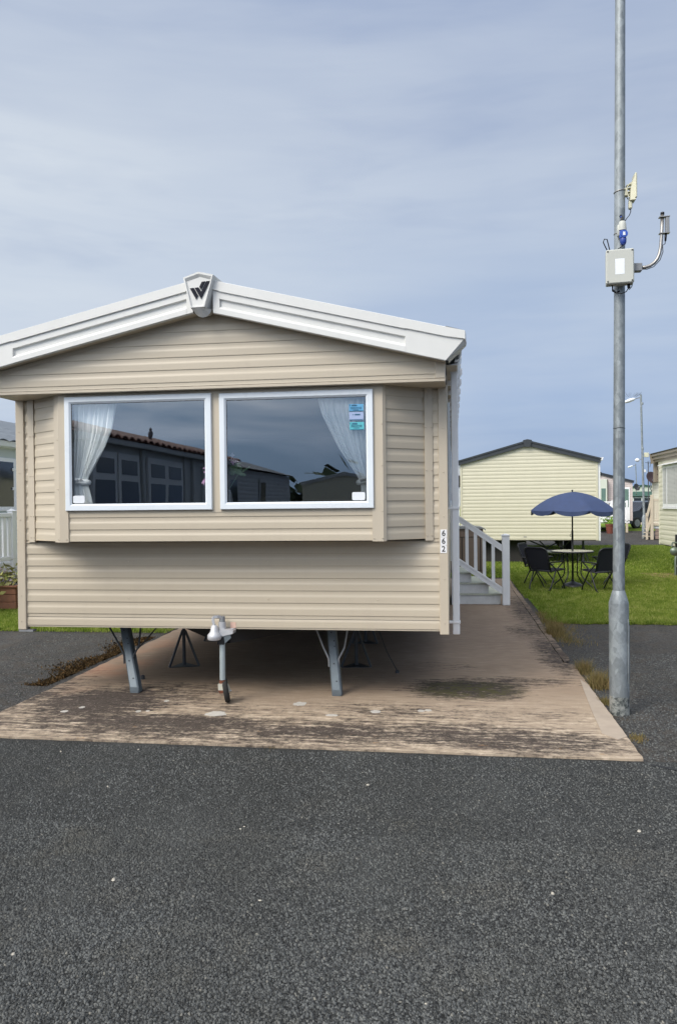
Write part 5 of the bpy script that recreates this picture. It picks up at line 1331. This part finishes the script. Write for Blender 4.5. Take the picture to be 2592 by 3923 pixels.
# parked car
cr_ = thing('parked_car', 'dark grey sport utility car parked beyond the second lamp post', 'car', (11.75, 52.2, 0), R(35))
hw = .90
prof = [(-2.2, .45), (-2.22, .80), (-2.1, .98), (-1.2, 1.12), (-.45, 1.62), (.2, 1.70), (1.2, 1.66), (1.9, 1.25), (2.15, 1.05), (2.2, .5), (1.9, .30), (-1.9, .30)]
v = []; F = []; n = len(prof)
for s in (-1, 1):
    for (a, b) in prof: v.append((a, s*(hw-(.16 if b > 1.2 else .04 if b < .5 else 0)), b))
F = [tuple(range(n)), tuple(range(n, 2*n))[::-1]]+[(i, (i+1) % n, n+(i+1) % n, n+i) for i in range(n)]
MB().add(v, F).build('body', m_carpaint, cr_, 25)
for s in (-1, 1):
    MB().prism([(-1.0, 1.14), (-.42, 1.55), (.25, 1.62), (.25, 1.12)], s*.835-.02, s*.835+.02, 'xz').build('side_window', m_carglass, cr_)
    MB().prism([(.33, 1.12), (.33, 1.62), (1.15, 1.58), (1.6, 1.25), (1.5, 1.14)], s*.835-.02, s*.835+.02, 'xz').build('side_window', m_carglass, cr_)
    MB().bbox(-.95, -.75, s*.98-.09, s*.98+.09, 1.08, 1.22, .03).build('wing_mirror', m_carpaint, cr_)
    MB().bbox(-2.24, -2.0, s*.68-.2, s*.68+.2, .78, .92, .03).build('headlight', m_label, cr_)
    for x in (-1.38, 1.35):
        w_ = MB().lathe((x, s*.80, .35), [(.20, -.12), (.33, -.11), (.355, -.06), (.355, .06), (.33, .11), (.20, .12)], 24, 'y').build('wheel', m_rubber, cr_, 40)
        rim = MB()
        for k in range(5):
            a = 2*math.pi*k/5; rim.bar((x, s*.92, .35), (x+.2*math.cos(a), s*.92, .35+.2*math.sin(a)), .06, .03, up=(0, 1, 0))
        rim.lathe((x, s*.915, .35), [(.22, -.01), (.22, .01)], 20, 'y').build('rim', m_grey, w_)
MB().prism([(-1.18, 1.13), (-.47, 1.60), (-.44, 1.60), (-1.14, 1.11)], -.66, .66, 'xz').build('windscreen', m_carglass, cr_)
MB().bbox(-2.26, -2.2, -.7, .7, .35, .6, .02).build('grille', m_gasket, cr_)

# ================================================================== garden table, parasol and chairs
TX, TY = 2.28, 15.8
tb = thing('garden_table', 'round glass topped garden table with dark curved legs', 'table', (TX, TY, .008))
MB().lathe((0, 0, .70), [(.36, 0), (.385, .004), (.385, .012), (.36, .016)], 40).build('table_top', m_tabletop, tb, 40)
MB().tube([(.385*math.cos(t), .385*math.sin(t), .695) for t in [2*math.pi*k/40 for k in range(40)]], .014, 8, closed=True).build('rim', m_frame, tb, True)
for k in range(4):
    a = R(45+90*k+8); c_, s_ = math.cos(a), math.sin(a)
    MB().tube([(q*c_, q*s_, z) for q, z in ((.20, .69), (.19, .55), (.18, .40), (.17, .30), (.20, .22), (.30, .12), (.38, .06), (.405, .02), (.39, .0))], .012, 8).build('leg', m_frame, tb, True)
for z in (.48, .29): MB().tube([(.19*math.cos(t), .19*math.sin(t), z) for t in [2*math.pi*k/4+R(53) for k in range(4)]], .009, 6, closed=True).build('brace_ring', m_frame, tb)

pa = thing('parasol', 'open navy blue parasol with scalloped edge over the garden table', 'parasol', (TX, TY, .008))
MB().tube([(0, 0, .05), (0, 0, 1.10)], .019, 10).build('pole', m_frame, pa, True)
MB().tube([(0, 0, 1.05), (.003, 0, 1.86)], .0145, 10).lathe((.003, 0, 1.85), [(.010, 0), (.018, .012), (.016, .028), (.004, .036)], 10).build('upper_pole', m_frame, pa, True)
MB().tube([(-.02, -.01, .99+.0), (-.045, -.012, .985), (-.05, -.012, 1.01), (-.035, -.01, 1.035), (-.018, 0, 1.03)], .004, 6).build('clamp_ring', m_frame, pa, True)
MB().lathe((0, 0, 0), [(.19, 0), (.20, .02), (.19, .05), (.14, .085), (.06, .11), (.03, .125), (.03, .16)], 28).build('base', m_frame, pa, 50)
NR = 8; v = []; F = []; nr, na = 10, 8
def canopy_pt(a, t):
    k = a/(2*math.pi/NR); fr_ = k-math.floor(k); sag = math.sin(math.pi*fr_)
    rr_ = .83*t*(1-.055*sag*t); z = 1.845-.085*t-.275*t**2.3-.012*sag*t*0+(-.022*sag*t**2)
    return (rr_*math.cos(a), rr_*math.sin(a), z)


NA = NR*8; a_off = R(11)
for i in range(nr+1):
    t = max(.02, i/nr)
    for j in range(NA): v.append(canopy_pt(2*math.pi*j/NA, t))
for i in range(nr):
    for j in range(NA): F.append((i*NA+j, i*NA+(j+1) % NA, (i+1)*NA+(j+1) % NA, (i+1)*NA+j))
ro_ = Matrix.Rotation(a_off, 3, 'Z') @ Matrix.Rotation(R(1.2), 3, 'Y')
v2 = [tuple(ro_ @ Vector(p)) for p in v]
cn = MB().add(v2, F).build('canopy', m_blue_umb, pa, True)
for k in range(NR):
    v = []
    for j in range(13):
        a = 2*math.pi*(k+j/12)/NR; p = Vector(canopy_pt(a-1e-6 if j == 12 else a+1e-6, 1.0)); d = .075*(math.sin(math.pi*j/12)**.45)+.012
        q = p*1.0; q.z -= d; q.x += .008*math.sin(j*1.7+k); q.y += .008*math.cos(j*1.3+k*2); v += [tuple(ro_ @ p), tuple(ro_ @ q)]
    MB().add(v, [(2*j, 2*j+1, 2*j+3, 2*j+2) for j in range(12)]).build('valance', m_blue_umb, pa, True)
    a = 2*math.pi*k/NR
    MB().tube([tuple(ro_ @ (Vector(canopy_pt(a, t))-Vector((0, 0, .012)))) for t in (.03, .3, .6, .98)], .004, 5).build('rib', m_frame, pa)
    MB().tube([(0, 0, 1.55), tuple(ro_ @ (Vector(canopy_pt(a, .5))-Vector((0, 0, .012))))], .0035, 5).build('strut', m_frame, pa)

ch0 = thing('folding_chair', 'x', 'chair', (0, 0, 0), 0, 'folding chairs round the garden table')
# chair looks along +y; seat 0.40 high
bw_ = .235
def sheetm(P, th, name, mat, par):
    mb = MB(); n = len(P); N = [(a[0], a[1]+th, a[2]) for a in P]; mb.add(P+N, [tuple(range(n)), tuple(range(n, 2*n))[::-1]]+[(i, (i+1) % n, n+(i+1) % n, n+i) for i in range(n)])
    return mb.build(name, mat, par)


def bk(z): return -.20-.16*(z-.38)/.42
sheetm([(-.20, bk(.40), .40), (.20, bk(.40), .40), (.225, bk(.62), .62), (.23, bk(.76), .76), (.19, bk(.80), .80), (-.19, bk(.80), .80), (-.23, bk(.76), .76), (-.225, bk(.62), .62)], .012, 'backrest', m_chair, ch0)
MB().add([(-.21, -.20, .385), (.21, -.20, .385), (.22, .02, .37), (.22, .22, .405), (-.22, .22, .405), (-.22, .02, .37)], [(0, 1, 2, 5), (5, 2, 3, 4)]).build('seat', m_chair, ch0)
MB().tube([(-.225, bk(.36), .36), (-.24, bk(.60), .60), (-.245, bk(.74), .74), (-.225, bk(.79), .79), (-.17, bk(.815), .815), (.17, bk(.815), .815), (.225, bk(.79), .79), (.245, bk(.74), .74), (.24, bk(.60), .60), (.225, bk(.36), .36)], .014, 8).build('back_frame', m_frame, ch0, True)
MB().tube([(-.23, -.21, .375), (-.23, .20, .395), (-.20, .235, .40), (.20, .235, .40), (.23, .20, .395), (.23, -.21, .375)], .013, 8, closed=True).build('seat_frame', m_frame, ch0, True)
MB().tube([(-.25, .16, .54), (-.24, -.06, .39), (-.235, -.20, .10), (-.225, -.23, .04), (-.19, -.24, .012), (.19, -.24, .012), (.225, -.23, .04), (.235, -.20, .10), (.24, -.06, .39), (.25, .16, .54)], .013, 8).build('leg_loop', m_frame, ch0, True)
MB().tube([(-.25, -.255, .54), (-.25, -.02, .37), (-.24, .19, .10), (-.235, .22, .04), (-.20, .235, .012), (.20, .235, .012), (.235, .22, .04), (.24, .19, .10), (.25, -.02, .37), (.25, -.255, .54)], .013, 8).build('leg_loop', m_frame, ch0, True)
for s in (-1, 1):
    MB().bbox(s*.25-.022, s*.25+.022, -.28, .20, .535, .558, .008).build('armrest', m_frame, ch0)
ch0.location = (1.74, 15.30, .008); ch0.rotation_euler.z = R(-42); ch0['label'] = 'dark navy folding chair nearest the camera on the left of the table'
dup(ch0, (2.66, 15.08, .008), R(24), 'dark navy folding chair nearest the pole, its back to the camera')
dup(ch0, (1.72, 16.45, .008), R(-115), 'dark navy folding chair on the far left side of the table')
dup(ch0, (3.02, 16.3, .008), R(108), 'dark navy folding chair on the far right, mostly behind the pole')

# ================================================================== left neighbour
ln = thing('holiday_lodge', 'pale green-grey lodge with grey tiled roof at the left edge', 'lodge', (-8.0, 13.5, 0)); LO = (-8.0, 13.5, 0)
wl = MB().box(-8.2, -8.0, 11.5, 24.0, .5, 2.75).build('wall', m_greywall, ln, False, LO)
for k in range(15):
    z = .52+.145*k; MB().prism([(-7.998, z), (-7.985, z+.002), (-7.992, z+.142), (-7.998, z+.143)], 11.5, 24.0, 'xz').build('cladding_board', m_greywall, wl, False, LO)
MB().prism([(-7.99, 2.74), (-7.86, 2.76), (-7.84, 2.85), (-7.87, 2.85), (-7.89, 2.79), (-7.99, 2.78)], 11.4, 24.1, 'xz').build('gutter', m_white, ln, False, LO)
rf = MB().add([(-7.84, 11.3, 2.83), (-7.84, 24.2, 2.83), (-10, 24.2, 3.62), (-10, 11.3, 3.62)], [(0, 1, 2, 3)]).build('roof', m_tilegrey, ln, False, LO)
for j in range(5):
    for k in range(9):
        y0 = 11.9+k*.36; x0, z0 = -7.83-.33*j, 2.85+.121*j
        P_ = []
        for i in range(7):
            t = i/6; P_.append((y0+.34*t, .035*math.sin(math.pi*t)))
        v = [(x0, y, z0+h_) for y, h_ in P_]+[(x0-.36, y, z0+.13+h_) for y, h_ in P_]+[(x0, y, z0+h_-.014) for y, h_ in P_]
        MB().add(v, [(i, i+1, 8+i, 7+i) for i in range(6)]+[(i, i+1, 15+i, 14+i) for i in range(6)]).build('roof_tile', m_tilegrey, rf, False, LO)
wf = MB().bbox(-8.0, -7.965, 13.10, 13.80, 1.60, 2.56, .008).build('window', m_white, ln, False, LO)
MB().box(-7.966, -7.963, 13.20, 13.68, 1.68, 2.49).build('pane', m_dkglass, wf, False, LO)
for z in (2.33, 1.98): MB().bbox(-7.96, -7.94, 13.62, 13.69, z, z+.05, .005).build('hinge', m_white, wf, False, LO)
dk = thing('white_deck', 'white balustrade deck of the lodge at the left edge', 'deck', (-7.4, 12.7, 0)); DO = (-7.4, 12.7, 0)
MB().bbox(-8.0, -7.44, 10.6, 18, .56, .70, .01).build('deck_floor', m_white, dk, False, DO)
for y in (12.64, 14.3): 
    MB().bbox(-7.45, -7.35, y-.06, y+.06, .25, 1.60, .006).build('post', m_white, dk, False, DO)
    MB().add([(-7.465, y-.075, 1.60), (-7.335, y-.075, 1.60), (-7.335, y+.075, 1.60), (-7.465, y+.075, 1.60), (-7.40, y, 1.645)], [(0, 1, 4), (1, 2, 4), (2, 3, 4), (3, 0, 4), (0, 1, 2, 3)]).build('post_cap', m_white, dk, False, DO)
MB().bbox(-7.435, -7.365, 10.6, 18, 1.50, 1.57, .006).build('top_rail', m_white, dk, False, DO); MB().bbox(-7.43, -7.37, 10.6, 18, .77, .84, .006).build('bottom_rail', m_white, dk, False, DO)
for k in range(30):
    y = 12.05+.15*k
    if abs(y-12.64) > .1 and abs(y-14.3) > .1: MB().bbox(-7.42, -7.38, y, y+.085, .84, 1.50, .004).build('baluster', m_white, dk, False, DO)
MB().bbox(-7.43, -7.39, 10.6, 18, .57, .735, .006).build('deck_fascia', m_white, dk, False, DO)
pb_ = thing('wooden_planter', 'brown timber planter with variegated plants in front of the white deck', 'planter', (-7.15, 12.1, 0)); PBO = (-7.15, 12.1, 0)
for k in range(3): MB().bbox(-7.75, -6.95, 11.95, 11.99, .02+.12*k, .135+.12*k, .006).build('plank', M('brown plank', (.20, .085, .045), .7, var=.2, vscale=14) if k == 0 else bpy.data.materials['brown plank'], pb_, False, PBO)
for k in range(3): MB().bbox(-6.99, -6.95, 11.99, 13.1, .02+.12*k, .135+.12*k, .006).build('plank', bpy.data.materials['brown plank'], pb_, False, PBO)
MB().bbox(-7.78, -6.92, 11.92, 12.02, .375, .40, .004).bbox(-7.02, -6.92, 12.021, 13.12, .375, .40, .004).build('edge_cap', bpy.data.materials['brown plank'], pb_, False, PBO)
MB().box(-7.7, -7.0, 12.0, 13.1, .05, .34).build('soil', m_dark, pb_, False, PBO)
leaves(420, (-7.2, 12.45, .36), (.22, .35, .17), .11, pb_, PBO, m_yellowleaf)
leaves(140, (-7.45, 12.2, .36), (.12, .2, .12), .12, pb_, PBO, m_petalw, 'pale_foliage')

# ================================================================== buildings behind the camera, seen in the window reflections
rl = thing('red_roof_lodge', 'grey lodge with red pantile roof reflected in the left front window', 'lodge', (-5.0, 0, 0)); RO = (-5.0, 0, 0)
wr_ = MB().box(-9.0, -5.0, -5.5, 2.2, .45, 2.60).build('wall', m_refl, rl, False, RO)
MB().bbox(-5.02, -4.86, -5.6, 2.3, 2.57, 2.66, .01).build('gutter', m_refl, rl, False, RO)
rf = MB().add([(-4.86, -5.7, 2.66), (-4.86, 2.4, 2.66), (-7, .6, 3.25), (-7, -3.9, 3.25), (-9.1, -5.7, 2.66), (-9.1, 2.4, 2.66)], [(0, 1, 2, 3), (4, 5, 2, 3), (0, 3, 4), (1, 5, 2)]).build('roof', m_tilered, rl, False, RO)
for k in range(30):
    for j in range(3):
        y0 = 2.3-k*.27-.27; x0 = -4.83-.36*j; z0 = 2.675+.099*j
        if y0 > 2.4-.85*(j+1)*.5: continue
        P_ = [(y0+.26*i/6, .05*math.sin(math.pi*i/6)) for i in range(7)]
        v = [(x0, y, z0+h_) for y, h_ in P_]+[(x0-.38, y, z0+.108+h_) for y, h_ in P_]+[(x0, y, z0+h_-.02) for y, h_ in P_]
        MB().add(v, [(i, i+1, 8+i, 7+i) for i in range(6)]+[(i, i+1, 15+i, 14+i) for i in range(6)]).build('roof_tile', m_tilered, rf, False, RO)
m_rframe = M('pale window frame', (.74, .76, .77), .5)
for (a, b) in ((.90, 1.62), (.0, .74), (-1.20, -.46), (-2.06, -1.28), (-4.2, -3.4)):
    w_ = MB().bbox(-5.0, -4.95, a-.05, b+.05, .9, 2.46, .008).build('window', m_rframe, rl, False, RO)
    MB().box(-4.948, -4.944, a+.06, b-.06, 2.14, 2.36).build('pane', m_dkglass, w_, False, RO); MB().box(-4.948, -4.944, a+.04, b-.04, 1.0, 2.04).build('pane', m_dkglass, w_, False, RO)
for y in (1.72, -.22, -2.25, -2.75): MB().bbox(-5.0, -4.94, y-.05, y+.05, .45, 2.57, .01).build('pilaster', m_refl, rl, False, RO)
gu = thing('gull', 'gull perched on the red tiled roof, seen only as a window reflection', 'gull', (-5.22, -1.24, 2.80))
gm = MB().lathe((0, 0, .0), [(.012, -.17), (.05, -.10), (.075, 0), (.065, .08), (.035, .13), (.040, .165), (.030, .20), (.008, .215)], 12)
gm.v = [(x*.55, (y*1.25+.25*max(0, .1-z)*.6)*.62, (z+.17)*.62) for x, y, z in gm.v]; gm.build('body', m_gull, gu, True)
MB().bar((0, -.03, .215), (0, -.06, .21), .009).build('beak', m_yellowleaf, gu); MB().tube([(.02, 0, .0), (.02, 0, .06)], .005, 5).tube([(-.02, 0, .0), (-.02, 0, .06)], .005, 5).build('leg', m_yellowleaf, gu)

gc = thing('grey_caravan', 'grey sided caravan reflected at the lower left of the right front window', 'static caravan', (-6.2, -13, 0)); QO = (-6.2, -13, 0)
w_ = MB().box(-9.8, -6.22, -18.0, -8.2, .6, 2.75).build('wall', m_refl, gc, False, QO)
siding(w_, (0, 0), (0, -1), (-1, 0), -4.8, 5.0, .6, 2.7, .7, .13, m_refl, dep=1.5, join=True, name='siding')
MB().add([(-6.05, -18.2, 2.78), (-6.05, -8.0, 2.78), (-8.0, -8.0, 3.35), (-8.0, -18.2, 3.35), (-9.95, -18.2, 2.78), (-9.95, -8, 2.78)], [(0, 1, 2, 3), (4, 5, 2, 3), (0, 3, 4), (1, 5, 2)]).build('roof', m_charc, gc, False, QO)
for a, b, z0 in ((-10.4, -9.2, 1.5), (-13.9, -13.0, .7)):
    q = MB().bbox(-6.19, -6.15, a, b, z0, 2.5, .01).build('window', m_refl, gc, False, QO); MB().box(-6.149, -6.145, a+.1, b-.1, z0+.1, 2.4).build('pane', m_dkglass, q, False, QO)
cc = caravan('static_caravan', 'cream caravan gable reflected at the lower right of the right front window', (-4.9, -24.2, 0), R(180), 3.9, 9, .6, 2.72, 3.12, m_cream2, m_refl, pitch=.11, boards=False, rightpipe=False)
hd = MB(); 
for _ in range(900):
    p = Vector((random.uniform(-16, 8), random.uniform(-62, -58), abs(random.gauss(0, 1.6)))); s = random.uniform(.4, 1.0)
    d = Vector((random.uniform(-1, 1), random.uniform(-1, 1), random.uniform(-1, 1))).normalized(); e = d.cross(Vector((.3, .2, 1))).normalized()
    hd.add([p-d*s, p+e*s, p+d*s, p-e*s], [(0, 1, 2, 3)])
o = stuff(hd.build('hedge_behind', M('dark hedge', (.035, .06, .02), .9)))
S.cycles.max_bounces = 8; S.cycles.transparent_max_bounces = 12
